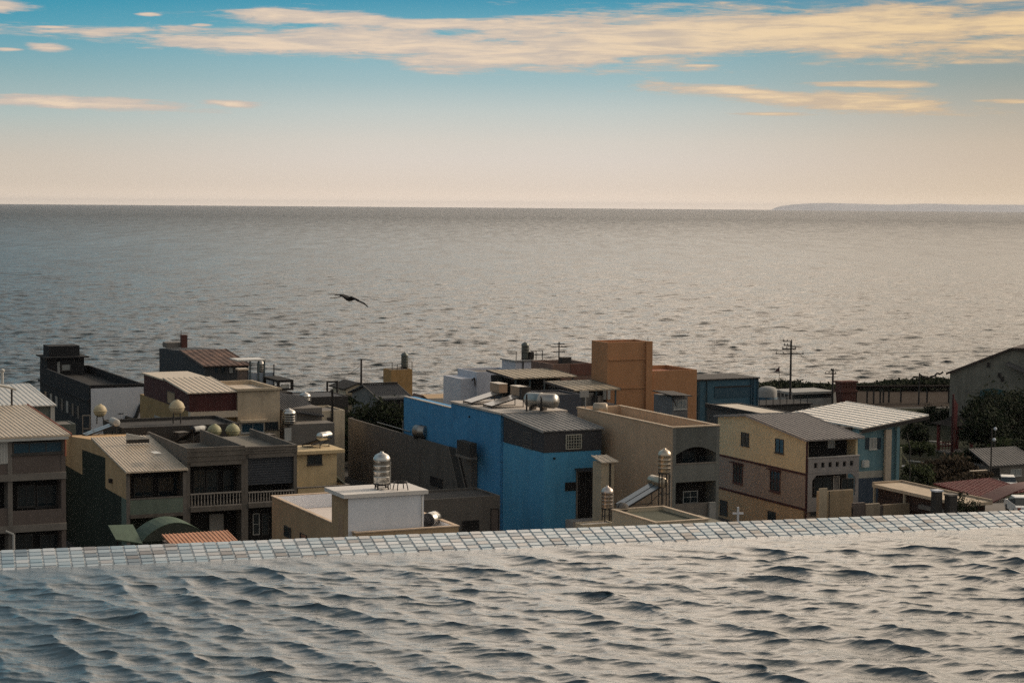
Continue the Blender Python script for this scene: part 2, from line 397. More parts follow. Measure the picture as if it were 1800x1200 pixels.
# water
WZ = EZ - 3.7 * TS * math.sin(TILT)
pool_m = water_mat('pool_water', (0.011, 0.032, 0.042, 1), 0.04, [(16, 1.0, 2.0, 62, 0.3, 0.012, 5), (60, 1, 1.8, 62, 0.25, 0.003, 3)], 1.75)
nxp, nyp = 1120, 790
xs_ = np.linspace(-2.0, 6.9, nxp); ys_ = np.linspace(-6.5, -0.16, nyp)
Xp, Yp = np.meshgrid(xs_, ys_)
rng = np.random.default_rng(4)
W = []
main = R(222) - ang
for i in range(130):
    lam = 0.032 * (0.36 / 0.032) ** (rng.random() ** 0.8); th = (main if (lam > 0.15 or i % 3 == 0) else R(262) - ang) + rng.normal(0, 0.36); k = 2 * math.pi / lam
    W.append((k * math.cos(th), k * math.sin(th), 0.0026 * lam ** 0.80 * (0.4 + 1.2 * rng.random()), rng.random() * 6.28, 2.3))
Zp, DXp, DYp = wave_sum(Xp, Yp, W)
calm = np.clip((-Yp - 0.17) / 0.5, 0.12, 1)
pw = mesh_grid('pool_water', Xp + DXp * calm * 0.9, Yp + DYp * calm * 0.9, Zp * calm, pool_m); tag(pw, None, None, kind='structure')
pw.location = (pa.x, pa.y, WZ); pw.rotation_euler.z = ang
hb = MB(); hb.box(L0, L1, 0.016, 0.30, -1.5 - 0.02, -0.62); hb.box(L0, L1, -7.2, 0.25, -27.0, -1.53)
hb.box(L0 - 0.3, L0 - 0.002, -7.2, 0.0, -1.53, -0.02); hb.box(L1 + 0.002, L1 + 0.3, -7.2, 0.0, -1.53, -0.02)
ho = hb.build('hotel_building', mat('hotel_render', (0.5, 0.48, 0.45, 1), 0.85), None, (pa.x, pa.y, EZ), ang)
tag(ho, 'pale rendered hotel block that carries the rooftop pool', 'building')
# ================================================================ BUILDING KIT
PHI = R(24.9)                     # the street grid: fronts run along +x of each building, side walls along +y
class Bld:
    def __init__(s, name, label, cat, px, py, d, group=None, phi=PHI):
        P = at_d(px, py, d); s.phi = phi; s.h = P.z; s.d = d
        s.c = math.cos(phi); s.s = math.sin(phi); s.o = Vector((P.x, P.y, 0))
        s.root = empty(name, s.o, phi, label, cat, group)
    def loc(s, P):
        q = P - s.o; return Vector((q.x * s.c + q.y * s.s, -q.x * s.s + q.y * s.c, P.z))
    def world(s, x, y, z=0.0): return Vector((s.o.x + x * s.c - y * s.s, s.o.y + x * s.s + y * s.c, z))
    def F(s, px, py, y=0.0):      # pixel -> (x, z) on a plane parallel to the front
        a = s.loc(CAM); b = s.loc(CAM + ray(px, py)); t = (y - a.y) / (b.y - a.y); q = a + (b - a) * t; return q.x, q.z
    def L(s, px, py, x=0.0):      # pixel -> (y, z) on a plane parallel to the side wall
        a = s.loc(CAM); b = s.loc(CAM + ray(px, py)); t = (x - a.x) / (b.x - a.x); q = a + (b - a) * t; return q.y, q.z
    def T(s, px, py, z):          # pixel -> (x, y) on a level plane
        q = s.loc(at_z(px, py, z)); return q.x, q.y
    def fx(s, px, py, y=0.0): return s.F(px, py, y)[0]
    def fz(s, px, py, y=0.0): return s.F(px, py, y)[1]
    def ly(s, px, py, x=0.0): return s.L(px, py, x)[0]
    def lz(s, px, py, x=0.0): return s.L(px, py, x)[1]
    def add(s, name, mb, mt, parent=None, label=None):
        o = mb.build(name, mt, parent or s.root)
        if label: o['label'] = label
        return o
    def box(s, name, mt, *b, parent=None, label=None): return s.add(name, MB().box(*b), mt, parent, label)
    def rect_f(s, x0p, y0p, x1p, y1p, y=0.0):
        xm, ym = (x0p + x1p) / 2, (y0p + y1p) / 2
        return s.fx(x0p, ym, y), s.fx(x1p, ym, y), s.fz(xm, y1p, y), s.fz(xm, y0p, y)
    def rect_l(s, x0p, y0p, x1p, y1p, x=0.0):
        xm, ym = (x0p + x1p) / 2, (y0p + y1p) / 2
        return s.ly(x1p, ym, x), s.ly(x0p, ym, x), s.lz(xm, y1p, x), s.lz(xm, y0p, x)
    def win_f(s, px, frame, pane, y=0.0, bars=(1, 0), ft=0.07, name='window', sill=True, deep=0.06):
        x0, x1, z0, z1 = s.rect_f(*px, y); return s.win(x0, x1, z0, z1, frame, pane, bars, ft, name, sill, lambda a, b, c, e: None, y, 'f', deep)
    def win_l(s, px, frame, pane, x=0.0, bars=(1, 0), ft=0.07, name='window', sill=True, deep=0.06):
        y0, y1, z0, z1 = s.rect_l(*px, x); return s.win(y0, y1, z0, z1, frame, pane, bars, ft, name, sill, None, x, 'l', deep)
    def win(s, a0, a1, z0, z1, frame, pane, bars, ft, name, sill, _, off, side, deep):
        def bx(mb, p0, p1, q0, q1, t0, t1):   # t = how far proud of the wall
            if side == 'f': mb.box(p0, p1, off - t1, off - t0, q0, q1)
            else: mb.box(off - t1, off - t0, p0, p1, q0, q1)
        f = MB()
        bx(f, a0, a0 + ft, z0 + ft, z1 - ft, 0.0, deep); bx(f, a1 - ft, a1, z0 + ft, z1 - ft, 0.0, deep)
        bx(f, a0, a1, z0, z0 + ft, 0.0, deep); bx(f, a0, a1, z1 - ft, z1, 0.0, deep)
        nv, nh = bars
        for k in range(nv):
            c = a0 + (a1 - a0) * (k + 1) / (nv + 1); bx(f, c - 0.02, c + 0.02, z0 + ft, z1 - ft, 0.02, deep - 0.005)
        for k in range(nh):
            c = z0 + (z1 - z0) * (k + 1) / (nh + 1); bx(f, a0 + ft, a1 - ft, c - 0.02, c + 0.02, 0.02, deep - 0.012)
        if sill: bx(f, a0 - 0.06, a1 + 0.06, z0 - 0.08, z0 - 0.001, 0.0, deep + 0.07)
        fo_ = s.add(name, f, frame)
        p = MB(); bx(p, a0 + ft, a1 - ft, z0 + ft, z1 - ft, 0.0, 0.015)
        s.add('pane', p, pane, fo_); return fo_
    def flat(s, x0, x1, y0, y1, zt, par, th, wall, floor=None, z0=0.0, cap=None, skip=''):
        """walls with a flat roof and a parapet whose top is zt"""
        zr = zt - par
        w_ = MB(); w_.box(x0, x1, y0, y1, z0, zr)
        if par > 0:
            if 'f' not in skip: w_.box(x0, x1, y0, y0 + th, zr, zt)
            if 'b' not in skip: w_.box(x0, x1, y1 - th, y1, zr, zt)
            if 'l' not in skip: w_.box(x0, x0 + th, y0 + th, y1 - th, zr, zt)
            if 'r' not in skip: w_.box(x1 - th, x1, y0 + th, y1 - th, zr, zt)
        o = s.add('wall', w_, wall)
        if floor is not None: s.box('roof', floor, x0 + th + .002, x1 - th - .002, y0 + th + .002, y1 - th - .002, zr, zr + 0.03)
        if cap is not None:
            c = MB(); e = 0.06
            c.box(x0 - e, x1 + e, y0 - e, y0 + th + .02, zt, zt + 0.07); c.box(x0 - e, x1 + e, y1 - th - .02, y1 + e, zt, zt + 0.07)
            c.box(x0 - e, x0 + th + .02, y0 + th + .02, y1 - th - .02, zt, zt + 0.07); c.box(x1 - th - .02, x1 + e, y0 + th + .02, y1 - th - .02, zt, zt + 0.07)
            s.add('coping', c, cap)
        return zr
    def sheet_roof(s, name, mt, a, b, c, d, th=0.08, rib=0.5, ribh=0.045, trim=None, parent=None, ribmat=None):
        """ribbed metal sheet: a-b the eave (left to right), d-c the top edge"""
        a, b, c, d = map(Vector, (a, b, c, d)); m_ = MB()
        m_.hexa([tuple(p - Vector((0, 0, th))) for p in (a, b, c, d)] + [tuple(p) for p in (a, b, c, d)])
        n = max(2, int((b - a).length / rib))
        for k in range(n + 1):
            t = k / n; t = min(max(t, 0.012), 0.988); u = (b - a).normalized() * 0.05
            p, q = a + (b - a) * t, d + (c - d) * t; up = Vector((0, 0, ribh))
            m_.hexa([tuple(p - u), tuple(p + u), tuple(q + u), tuple(q - u), tuple(p - u * .6 + up), tuple(p + u * .6 + up), tuple(q + u * .6 + up), tuple(q - u * .6 + up)])
        o = s.add(name, m_, mt, parent)
        if trim is not None:
            for p, q in ((a, d), (b, c)):
                t_ = MB()
                v = Vector((0, 0, 1)); sd_ = (b - a).normalized() * (0.06 if p is b else -0.06)
                t_.hexa([tuple(p + sd_ * 0.1 - v * .16), tuple(p + sd_ - v * .16), tuple(q + sd_ - v * .16), tuple(q + sd_ * 0.1 - v * .16),
                         tuple(p + sd_ * 0.1 + v * .07), tuple(p + sd_ + v * .07), tuple(q + sd_ + v * .07), tuple(q + sd_ * 0.1 + v * .07)])
                s.add('roof_trim', t_, trim, o)
        return o

# ---- roof-top things -------------------------------------------------------------------------
PALER_ = mat('cover_pale', (.60, .52, .43, 1), .5, 0, 'metal', .1)
ST = steel(); ST2 = steel('steel_dull', (0.42, 0.40, 0.37), 0.42)
IRON = mat('dark_iron', (0.045, 0.04, 0.037, 1), 0.7, 0.3, 'plain', 0.3, bump=0.05)
GALV = mat('galvanised', (0.30, 0.30, 0.29, 1), 0.5, 0.6, 'metal', 0.2, bump=0.05)
BLK = mat('black_plastic', (0.02, 0.02, 0.022, 1), 0.5, 0, 'plain', 0.2, bump=0)
FRP = mat('fibreglass_cream', (0.52, 0.43, 0.28, 1), 0.55, 0, 'plaster', 0.2, bump=0.03, scale=2)
FRPG = mat('fibreglass_olive', (0.36, 0.34, 0.20, 1), 0.55, 0, 'plaster', 0.2, bump=0.03, scale=2)
PANEL = mat('collector_glass', (0.05, 0.055, 0.065, 1), 0.14, 0, 'plain', 0.2, bump=0, spec=0.8)
def water_tank(px, py, z, label, r, h, stand, stl=None, group='steel water tanks on the roofs', legs=4, base_d=None):
    """upright stainless tank with domed lid on a legged stand; (px, py) is the foot on a level z (or at depth base_d)"""
    P = at_z(px, py, z) if base_d is None else at_d(px, py, base_d)
    t = empty('water_tank', P, 0.3, label, 'water tank', group); stl = stl or ST
    b = MB(); pr = [(0, 0), (r * .9, 0), (r, 0.05)]
    nb = 4
    for k in range(nb):
        zz = 0.1 + (h - 0.25) * k / nb; dz = (h - 0.25) / nb
        pr += [(r, zz), (r, zz + dz * .8), (r * 1.035, zz + dz * .87), (r, zz + dz * .95)]
    b.lathe([(a, c + stand) for a, c in pr] + [(r, stand + h - .14)], (0, 0, 0)); b.build('tank_body', stl, t)
    l = MB(); l.lathe([(r * 1.06, stand + h - .15), (r * 1.06, stand + h - .08), (r * .85, stand + h + .1), (r * .45, stand + h + .22), (r * .22, stand + h + .25), (r * .22, stand + h + .32), (0, stand + h + .33)], (0, 0, 0)); l.build('tank_lid', stl, t)
    if stand > 0.05:
        for k in range(legs):
            a = 2 * math.pi * (k + .5) / legs; q = MB(); q.cyl((r * .95 * math.cos(a), r * .95 * math.sin(a), 0), (r * .88 * math.cos(a), r * .88 * math.sin(a), stand), 0.045, n=6); q.build('leg', IRON, t)
        s_ = MB(); s_.lathe([(r * 1.0, stand - .08), (r * 1.04, stand - .08), (r * 1.04, stand), (r * 1.0, stand)], (0, 0, 0))
        for k in range(legs):
            a = 2 * math.pi * (k + .5) / legs; a2 = 2 * math.pi * (k + 1.5) / legs
            s_.cyl((r * .93 * math.cos(a), r * .93 * math.sin(a), stand * .4), (r * .93 * math.cos(a2), r * .93 * math.sin(a2), stand * .4), 0.025, n=5)
        s_.build('stand_ring', IRON, t)
    p = MB(); p.tube([(r * 1.08, 0, 0.0), (r * 1.08, 0, stand + h * .8), (r * .8, 0, stand + h * .8)], 0.03); p.build('pipe', GALV, t)
    return t
def ball_tank(px, py, z, label, r, stand, mt):
    P = at_z(px, py, z); t = empty('ball_tank', P, 0.2, label, 'water tank', 'round fibreglass tanks on the roofs')
    c = stand + r; pr = []
    for k in range(0, 19):
        a = -math.pi / 2 + math.pi * k / 18; pr.append((r * math.cos(a), c + r * math.sin(a) * 0.97))
    b = MB(); b.lathe(pr, (0, 0, 0), n=24); b.build('tank_body', mt, t)
    f = MB(); f.lathe([(r * .99, c - .035), (r * 1.07, c - .03), (r * 1.07, c + .03), (r * .99, c + .035)], (0, 0, 0), n=24)
    f.build('seam_flange', mt, t)
    l = MB(); l.lathe([(r * .3, c + r * .92), (r * .3, c + r * 1.0), (0, c + r * 1.06)], (0, 0, 0), n=14); l.build('tank_lid', mt, t)
    for k in range(4):
        a = math.pi / 4 + k * math.pi / 2; q = MB(); q.cyl((r * .7 * math.cos(a), r * .7 * math.sin(a), 0), (r * .6 * math.cos(a), r * .6 * math.sin(a), c - r * .45), 0.05, n=6); q.build('leg', IRON, t)
    return t
def solar_heater(px, py, z, label, tl=1.5, r=0.28, n_pan=2, rise=1.0, run=1.7, rot=None, tankmat=None, panmat=None, endmat=None, group='solar water heaters on the roofs', boxed=False):
    """sloped collectors facing local -x, with a lying drum along local y at their top; (px, py) is the foot of the rear stand"""
    P = at_z(px, py, z); t = empty('solar_water_heater', P, PHI if rot is None else rot, label, 'solar heater', group)
    tankmat = tankmat or ST; panmat = panmat or PANEL; endmat = endmat or tankmat
    wd = tl
    for k in range(n_pan):
        y0 = -wd / 2 + k * wd / n_pan + 0.03; y1 = -wd / 2 + (k + 1) * wd / n_pan - 0.03
        q = MB(); lo = Vector((-run, 0, 0.12)); hi_ = Vector((0.05, 0, rise - .1)); nn = Vector((-(hi_.z - lo.z), 0, hi_.x - lo.x)).normalized() * 0.1
        q.hexa([(lo.x, y0, lo.z), (hi_.x, y0, hi_.z), (hi_.x, y1, hi_.z), (lo.x, y1, lo.z)] and [tuple(Vector((lo.x, y0, lo.z))), tuple(Vector((hi_.x, y0, hi_.z))), tuple(Vector((hi_.x, y1, hi_.z))), tuple(Vector((lo.x, y1, lo.z))),
                tuple(Vector((lo.x, y0, lo.z)) + nn), tuple(Vector((hi_.x, y0, hi_.z)) + nn), tuple(Vector((hi_.x, y1, hi_.z)) + nn), tuple(Vector((lo.x, y1, lo.z)) + nn)])
        pn_ = q.build('collector_panel', IRON, t)
        g_ = MB(); e = 0.05; n2 = nn * 1.06; d_ = (hi_ - lo).normalized() * e
        A = [Vector((lo.x, y0 + e, lo.z)) + d_ + n2, Vector((hi_.x, y0 + e, hi_.z)) - d_ + n2, Vector((hi_.x, y1 - e, hi_.z)) - d_ + n2, Vector((lo.x, y1 - e, lo.z)) + d_ + n2]
        g_.poly([tuple(p) for p in A]); g_.build('collector_glass', panmat, pn_)
    mt4 = Matrix.Rotation(math.pi / 2, 3, 'X')
    b = MB(); hl = tl / 2
    if boxed:
        b.box(0.25 - r, 0.25 + r, -hl, hl, rise + r * .05, rise + r * 1.9); b.build('drum_cover', tankmat, t); q = MB(); q.box(0.25 - r - .03, 0.25 + r + .03, -hl - .03, hl + .03, rise + r * 1.9 + .002, rise + r * 1.9 + .06); q.build('cover_top', PALER_, t)
        if endmat is not tankmat: q = MB(); q.box(0.25 - r - .04, 0.25 + r + .04, -hl - .5, -hl - .031, rise - .1, rise + r * 2.1); q.build('end_box', endmat, t)
        s_ = MB()
        for y in (-wd / 2 + .12, wd / 2 - .12): s_.cyl((0.25, y, 0), (0.25, y, rise + r * .04), 0.04, n=6); s_.cyl((-run, y, 0), (-run, y, .14), 0.03, n=6); s_.cyl((-run, y, 0.06), (0.3, y, 0.06), 0.03, n=6)
        s_.build('stand', IRON, t); return t
    b.lathe([(0, -hl), (r * .7, -hl + .01), (r * .93, -hl + .05), (r, -hl + .12), (r, -.03), (r * 1.03, 0), (r, .03), (r, hl - .12), (r * .93, hl - .05), (r * .7, hl - .01), (0, hl)], (0.25, 0, rise + r * .6), mtx=mt4, n=22)
    b.build('drum', tankmat, t)
    if endmat is not tankmat:
        for sg in (-1, 1):
            c = MB(); c.lathe([(r * 1.015, sg * (hl - .16)), (r * 1.015, sg * (hl - .1)), (r * .93, sg * (hl + .0)), (0, sg * (hl + .015))], (0.25, 0, rise + r * .6), mtx=mt4, n=22); c.build('drum_cap', endmat, t)
    s_ = MB()
    for y in (-wd / 2 + .12, wd / 2 - .12):
        s_.cyl((0.25, y, 0), (0.25, y, rise + r * .1), 0.035, n=6); s_.cyl((-run, y, 0), (-run, y, .14), 0.03, n=6)
        s_.cyl((-run, y, 0.06), (0.3, y, 0.06), 0.03, n=6); s_.cyl((-run * .45, y, 0.06), (0.22, y, rise * .8), 0.025, n=6)
    s_.build('stand', IRON, t); return t
def pole_thing(name, px, py_top, py_bot, d, label, cat, r=0.13, arms=(), mt=None, group=None):
    """a pole with cross-arms: arms = (pixel y, half length left, half length right, thickness)"""
    top = at_d(px, py_top, d); bot = at_d(px, py_bot, d)
    t = empty(name, (bot.x, bot.y, bot.z), PHI - 0.4, label, cat, group)
    q = MB(); q.cyl((0, 0, 0), (0, 0, top.z - bot.z), r, r * .7, n=10); q.build('pole', mt or IRON, t)
    for (py, l_, r_, th) in arms:
        z = at_d(px, py, d).z - bot.z; a = MB(); a.box(-l_, r_, -r - th, -r + .01, z - th / 2, z + th / 2)
        for k in (-l_ + .1, -l_ * .5, r_ - .1):
            a.cyl((k, -r - th / 2, z + th / 2), (k, -r - th / 2, z + th / 2 + .22), 0.05, n=6)
        a.build('cross_arm', mt or IRON, t)
    return t
def leafy(name, X, Y, z0, rx, ry, rz, nleaf, leaf, mt, seed, parent, flat=0.0, loc=None):
    """crown: leaf-sized faces scattered in clumps through an uneven volume"""
    rg = np.random.default_rng(seed); m_ = MB()
    ncl = max(5, int(nleaf / 55))
    cl = []
    for k in range(ncl):
        a = rg.random() * 2 * math.pi; c = rg.uniform(-0.75, 1); s_ = math.sqrt(max(0, 1 - c * c)); rr = 0.45 + 0.5 * rg.random()
        cl.append((X + rx * rr * s_ * math.cos(a), Y + ry * rr * s_ * math.sin(a), z0 + rz * rr * c, 0.22 + 0.22 * rg.random()))
    for k in range(nleaf):
        cx, cy, cz, cr = cl[int(rg.integers(ncl))]
        v = rg.normal(0, 0.55, 3) * cr * np.array([rx, ry, rz]); p = np.array([cx, cy, cz]) + v
        a = Vector(rg.normal(0, 1, 3)).normalized(); b = a.orthogonal().normalized(); l_ = leaf * rg.uniform(.6, 1.3)
        p = Vector(p); a = a * l_; b = b * l_ * .5
        m_.poly([p - a, p - b + a * .1, p + a, p + b + a * .1])
    return m_.build(name, mt, parent)
def leafmat(name, c, c2):
    if name in MATS: return MATS[name]
    mt, nt, p = newmat(name); g_ = nt.nodes.new('ShaderNodeNewGeometry'); r_ = nt.nodes.new('ShaderNodeValToRGB')
    r_.color_ramp.elements[0].color = c; r_.color_ramp.elements[1].color = c2
    nt.links.new(g_.outputs['Random Per Island'], r_.inputs[0]); nt.links.new(r_.outputs[0], p.inputs['Base Color'])
    p.inputs['Roughness'].default_value = 0.85; p.inputs['Specular IOR Level'].default_value = 0.08; MATS[name] = mt; return mt
LEAF = leafmat('leaf_dark', (0.007, 0.011, 0.006, 1), (0.026, 0.034, 0.015, 1))
LEAF2 = leafmat('leaf_mid', (0.014, 0.022, 0.008, 1), (0.055, 0.066, 0.025, 1))
LEAFR = leafmat('leaf_russet', (0.022, 0.015, 0.009, 1), (0.062, 0.044, 0.026, 1))
BARK = mat('bark', (0.06, 0.045, 0.035, 1), 0.95, kind='plain', var=0.3)
def tree(px, py_base, py_top, d, w, label, seed, mt=None, n=1500, leaf=0.22, group='trees and bushes around the houses', name='tree', trunk=True, cat='tree'):
    base = at_d(px, py_base, d); top = at_d(px, py_top, d); h = top.z - base.z
    t = empty(name, base, 0, label, cat, group)
    tr_ = MB(); rg = random.Random(seed); cz = h * .55
    if trunk:
        tr_.cyl((0, 0, -.3), (0.1, 0, h * .35), w * .045 + .05, w * .03 + .03, n=7)
        for k in range(5):
            a = k * 1.26 + rg.random(); tr_.cyl((0.1, 0, h * .32), (math.cos(a) * w * .3, math.sin(a) * w * .3, h * (.6 + .2 * rg.random())), w * .02 + .03, .02, n=5)
        tr_.build('trunk', BARK, t)
    else:
        for k in range(6):
            a = k * 1.05 + rg.random(); tr_.cyl((0, 0, -.1), (math.cos(a) * w * .25, math.sin(a) * w * .25, h * .6), .05, .02, n=5)
        tr_.build('stem', BARK, t); cz = h * .48
    leafy('crown' if trunk else 'foliage', 0, 0, cz, w / 2, w / 2 * .9, h - cz if trunk else h * .5, n, leaf, mt or LEAF, seed, t); return t
# ================================================================ TOWN: LEFT HALF
def sub(b, name, label, cat, x, y=0.0, group=None):
    n = Bld.__new__(Bld); n.phi = b.phi; n.c, n.s = b.c, b.s; n.o = b.world(x, y); n.h = b.h; n.d = b.d
    n.root = empty(name, n.o, b.phi, label, cat, group); return n
DARKGLASS = glassmat('dark_glass'); BLUEGLASS = glassmat('blue_glass', (0.02, 0.06, 0.09, 1)); PALEGLASS = glassmat('pale_glass', (0.30, 0.31, 0.30, 1))
WF = mat('window_white', (0.45, 0.44, 0.41, 1), 0.6, kind='plain', bump=0)
WD = mat('window_dark', (0.06, 0.055, 0.05, 1), 0.6, kind='plain', bump=0)
CONC = mat('grey_concrete', (0.185, 0.165, 0.145, 1), 0.9)
DCONC = mat('dark_concrete', (0.055, 0.05, 0.046, 1), 0.92)
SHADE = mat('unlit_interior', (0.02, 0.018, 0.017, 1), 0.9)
BRWN = mat('brown_render', (0.125, 0.10, 0.088, 1), 0.9)
TANR = mat('tan_metal_roof', (0.58, 0.475, 0.36, 1), 0.5, 0.15, 'metal', 0.12)
PALER = mat('pale_metal_roof', (0.58, 0.55, 0.50, 1), 0.42, 0.2, 'metal', 0.12)
REDT = mat('red_brown_trim', (0.28, 0.09, 0.055, 1), 0.7)
GALVR = mat('weathered_roof', (0.13, 0.122, 0.115, 1), 0.6, 0.2, 'metal', 0.25)

def veranda_unit(b, x0, x1, levels, ydeep, yback, colw, m_col, m_back, m_slab):
    """front with open floors: levels = [(slab bottom z, slab top z)] ; back wall set in by ydeep"""
    ztop = max(l[1] for l in levels)
    w_ = MB(); w_.box(x0, x1, ydeep, yback, 0, ztop - 0.002); b.add('wall', w_, m_back)
    for xx in (x0, x1 - colw):
        b.box('column', m_col, xx, xx + colw, 0, ydeep - .002, 0, ztop - 0.003)
    for (za, zb) in levels:
        b.box('floor_slab', m_slab, x0 + colw + .002, x1 - colw - .002, -0.14, ydeep - .002, za, zb)
def balusters(b, x0, x1, z0, z1, y, mt, n):
    m_ = MB(); m_.box(x0, x1, y - .09, y + .09, z1 - .1, z1); m_.box(x0, x1, y - .09, y + .09, z0, z0 + .07)
    for k in range(n):
        c = x0 + (x1 - x0) * (k + .5) / n; h = z1 - z0 - .17
        m_.lathe([(.035, 0), (.065, h * .25), (.035, h * .55), (.05, h * .8), (.04, h)], (c, y, z0 + .07), n=6)
    return b.add('balustrade', m_, mt)

# ---- A: apartment house at the left edge
A = Bld('apartment_house', 'dark three storey apartment house with tan sloped roof and red trim at left edge', 'house', 115, 766, 123)
yr, zr = A.L(47, 711, .25); ze = A.fz(60, 766, -.45)
A.sheet_roof('roof', TANR, (-9, -.45, ze), (.25, -.45, ze), (.25, yr, zr), (-9, yr, zr), .1, .28, trim=REDT)
za1, za2 = A.fz(60, 843), A.fz(60, 831); zb1, zb2 = A.fz(60, 933), A.fz(60, 921)
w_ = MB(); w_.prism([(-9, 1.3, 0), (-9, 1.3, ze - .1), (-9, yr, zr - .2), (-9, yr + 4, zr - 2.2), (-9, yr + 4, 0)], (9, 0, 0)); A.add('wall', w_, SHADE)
A.box('gutter', WF, -9, .1, -.5, -.36, ze - .28, ze - .12)
cw = .28; cx = A.fx(14, 870)
A.box('column', BRWN, -cw, 0, 0, 1.298, 0, ze - .3); A.box('column', CONC, cx, cx + cw, -.02, 1.298, 0, ze - .3)
zs1, zs0 = A.fz(60, 797), A.fz(60, 779)
A.box('upper_floor_wall', BRWN, cx + cw + .002, -cw - .002, .03, 1.296, za2, zs1 - .1)
A.box('floor_slab', CONC, -9, -.0, -.16, 1.29, za1, za2 - .002); A.box('floor_slab', CONC, -9, -.0, -.16, 1.29, zb1, zb2)
A.box('balcony_wall', BRWN, cx + cw + .003, -cw - .003, .0, .14, zb2 + .002, A.fz(60, 896)); A.box('balcony_wall', BRWN, -9, cx - .003, .0, .14, zb2 + .002, A.fz(8, 893))
A.box('upper_floor_wall', BRWN, -9, cx - .003, .02, 1.295, za2, A.fz(8, 816))
x0, x1 = A.fx(22, 790), A.fx(110, 790)
A.win(x0, x1, zs1, ze - .42, WD, BLUEGLASS, (2, 0), .08, 'window', True, None, .035, 'f', .06)
sh = MB(); xs0, xs1 = A.fx(-30, 790), A.fx(16, 790); sh.box(xs0, xs1, .0, .05, A.fz(8, 815), A.fz(8, 773))
for k in range(9): sh.box(xs0 + (xs1 - xs0) * k / 9, xs0 + (xs1 - xs0) * k / 9 + .08, -.03, -.001, A.fz(8, 814), A.fz(8, 774))
A.add('roller_shutter', sh, WF)
for (p0, p1) in ((30, 62), (64, 100)): A.win_f((p0, 852, p1, 890), WD, DARKGLASS, 1.3, (1, 1))
for (p0, p1) in ((26, 58), (70, 104)): A.win_f((p0, 938, p1, 965), WD, DARKGLASS, 1.3, (1, 0), sill=False)
dp = MB(); dp.tube([(-cw - 3.0, -.1, 0), (-cw - 3.0, -.1, zb1 - .1), (-cw - 3.5, -.1, zb1 + .15)], .09, 8); A.add('downpipe', dp, WF)
dp = MB(); dp.tube([(-.05, -.2, zs0 + .3), (-.05, -.2, za2 + 1)], .05, 8); A.add('downpipe', dp, REDT)
cn = empty('roof_canopy', A.world(-2.2, yr - .3, zr), PHI, 'small arched canopy on thin dark posts behind the tan roof ridge', 'canopy')
q = MB(); pr = [(x, .0, 1.0 + .35 * (1 - (x / 1.7) ** 2)) for x in np.linspace(-1.7, 1.7, 9)]
for p, r_ in zip(pr[:-1], pr[1:]): q.hexa([p, r_, (r_[0], 1.5, r_[2]), (p[0], 1.5, p[2]), (p[0], 0, p[2] + .12), (r_[0], 0, r_[2] + .12), (r_[0], 1.5, r_[2] + .12), (p[0], 1.5, p[2] + .12)])
q.build('canopy_sheet', mat('canopy_grey', (.42, .40, .35, 1), .6), cn)
for x in (-1.0, .5, 1.4): MB().cyl((x, .1, -.4), (x, .1, 1.1), .07).build('post', IRON, cn)

# ---- B: shed with pale ribbed roof
B = Bld('metal_shed', 'shed with pale ribbed metal roof behind the apartment house', 'shed', 96, 711, 165)
yr, zr = B.L(52, 674, .1); ze = B.h
B.sheet_roof('roof', PALER, (-13, -.3, ze), (.1, -.3, ze), (.1, yr, zr), (-13, yr, zr), .08, .42)
B.box('wall', mat('shed_green_grey', (.15, .16, .14, 1), .8), -12.8, -.15, .1, yr, 0, ze - .12)
B.box('corner_post', WF, -.35, .0, -.05, .098, 0, ze - .12)
vp = empty('vent_pipe', at_d(4, 674, 166), 0, 'short white vent pipe standing at the pale shed roof', 'vent')
MB().cyl((0, 0, 0), (0, 0, 1.0), .12).build('pipe', WF, vp); MB().lathe([(.12, .95), (.24, 1.05), (.2, 1.2), (0, 1.3)], (0, 0, 0), n=12).build('cowl', WF, vp)

# ---- C: black building with a stair tower and a white end wall
BLKW = mat('soot_black_wall', (0.022, 0.022, 0.024, 1), .9, var=.4); WHW = mat('white_wall_cool', (.62, .64, .68, 1), .85, var=.1)
C = Bld('blackened_building', 'blackened flat roofed building with stair tower and one plain white wall', 'building', 157, 677, 205)
yf = C.ly(70, 652); xr = C.fx(253, 674)
C.flat(0, xr, 0, yf, C.h, .9, .25, BLKW, mat('roof_tar', (.03, .028, .027, 1), .95))
C.box('end_wall', WHW, .15, xr - .05, -.06, -.002, 0, C.h - .35)
cc = MB(); cc.box(-.25, -.002, -.1, yf, C.lz(120, 690), C.lz(120, 690) + .18); C.add('cornice', cc, BLKW)
for k in range(7):
    p = 78 + k * 9.5; C.win_l((p, 684 + k * 4.2 + 3, p + 5, 706 + k * 5), WD, PALEGLASS if k in (1, 2, 4) else DARKGLASS, 0, (0, 0), .05, sill=False)
yt = C.ly(83, 655, .3); tx1 = C.fx(148, 645, yt); tz = C.fz(115, 629, yt)
C.box('stair_tower', BLKW, .3, tx1, yt, yt + 4, C.h - .9, tz)
C.box('tower_eave', BLKW, -.1, tx1 + .5, yt - .5, yt + 4.4, tz + .002, tz + .16)
C.box('tower_top', BLKW, .6, C.fx(140, 615, yt + .4), yt + .4, yt + 3.6, tz + .165, C.fz(112, 608, yt + .4))
C.win_f((108, 640, 124, 651), WD, PALEGLASS, yt, (0, 0), .05); C.win_f((101, 636, 105, 656), WF, PALEGLASS, yt, (0, 0), .04, 'door', False)
pt = MB(); a, z = C.F(246, 706, -.12); b_, z2 = C.F(236, 738, -.12); c_, z3 = C.F(220, 733, -.12)
pt.tube([(a + .5, -.12, z), (a, -.12, z - .5), (b_ + .2, -.2, z2 + .4), (b_ - .1, -.2, z2), (c_, -.2, z3)], .2, 8); C.add('duct', pt, BLK)
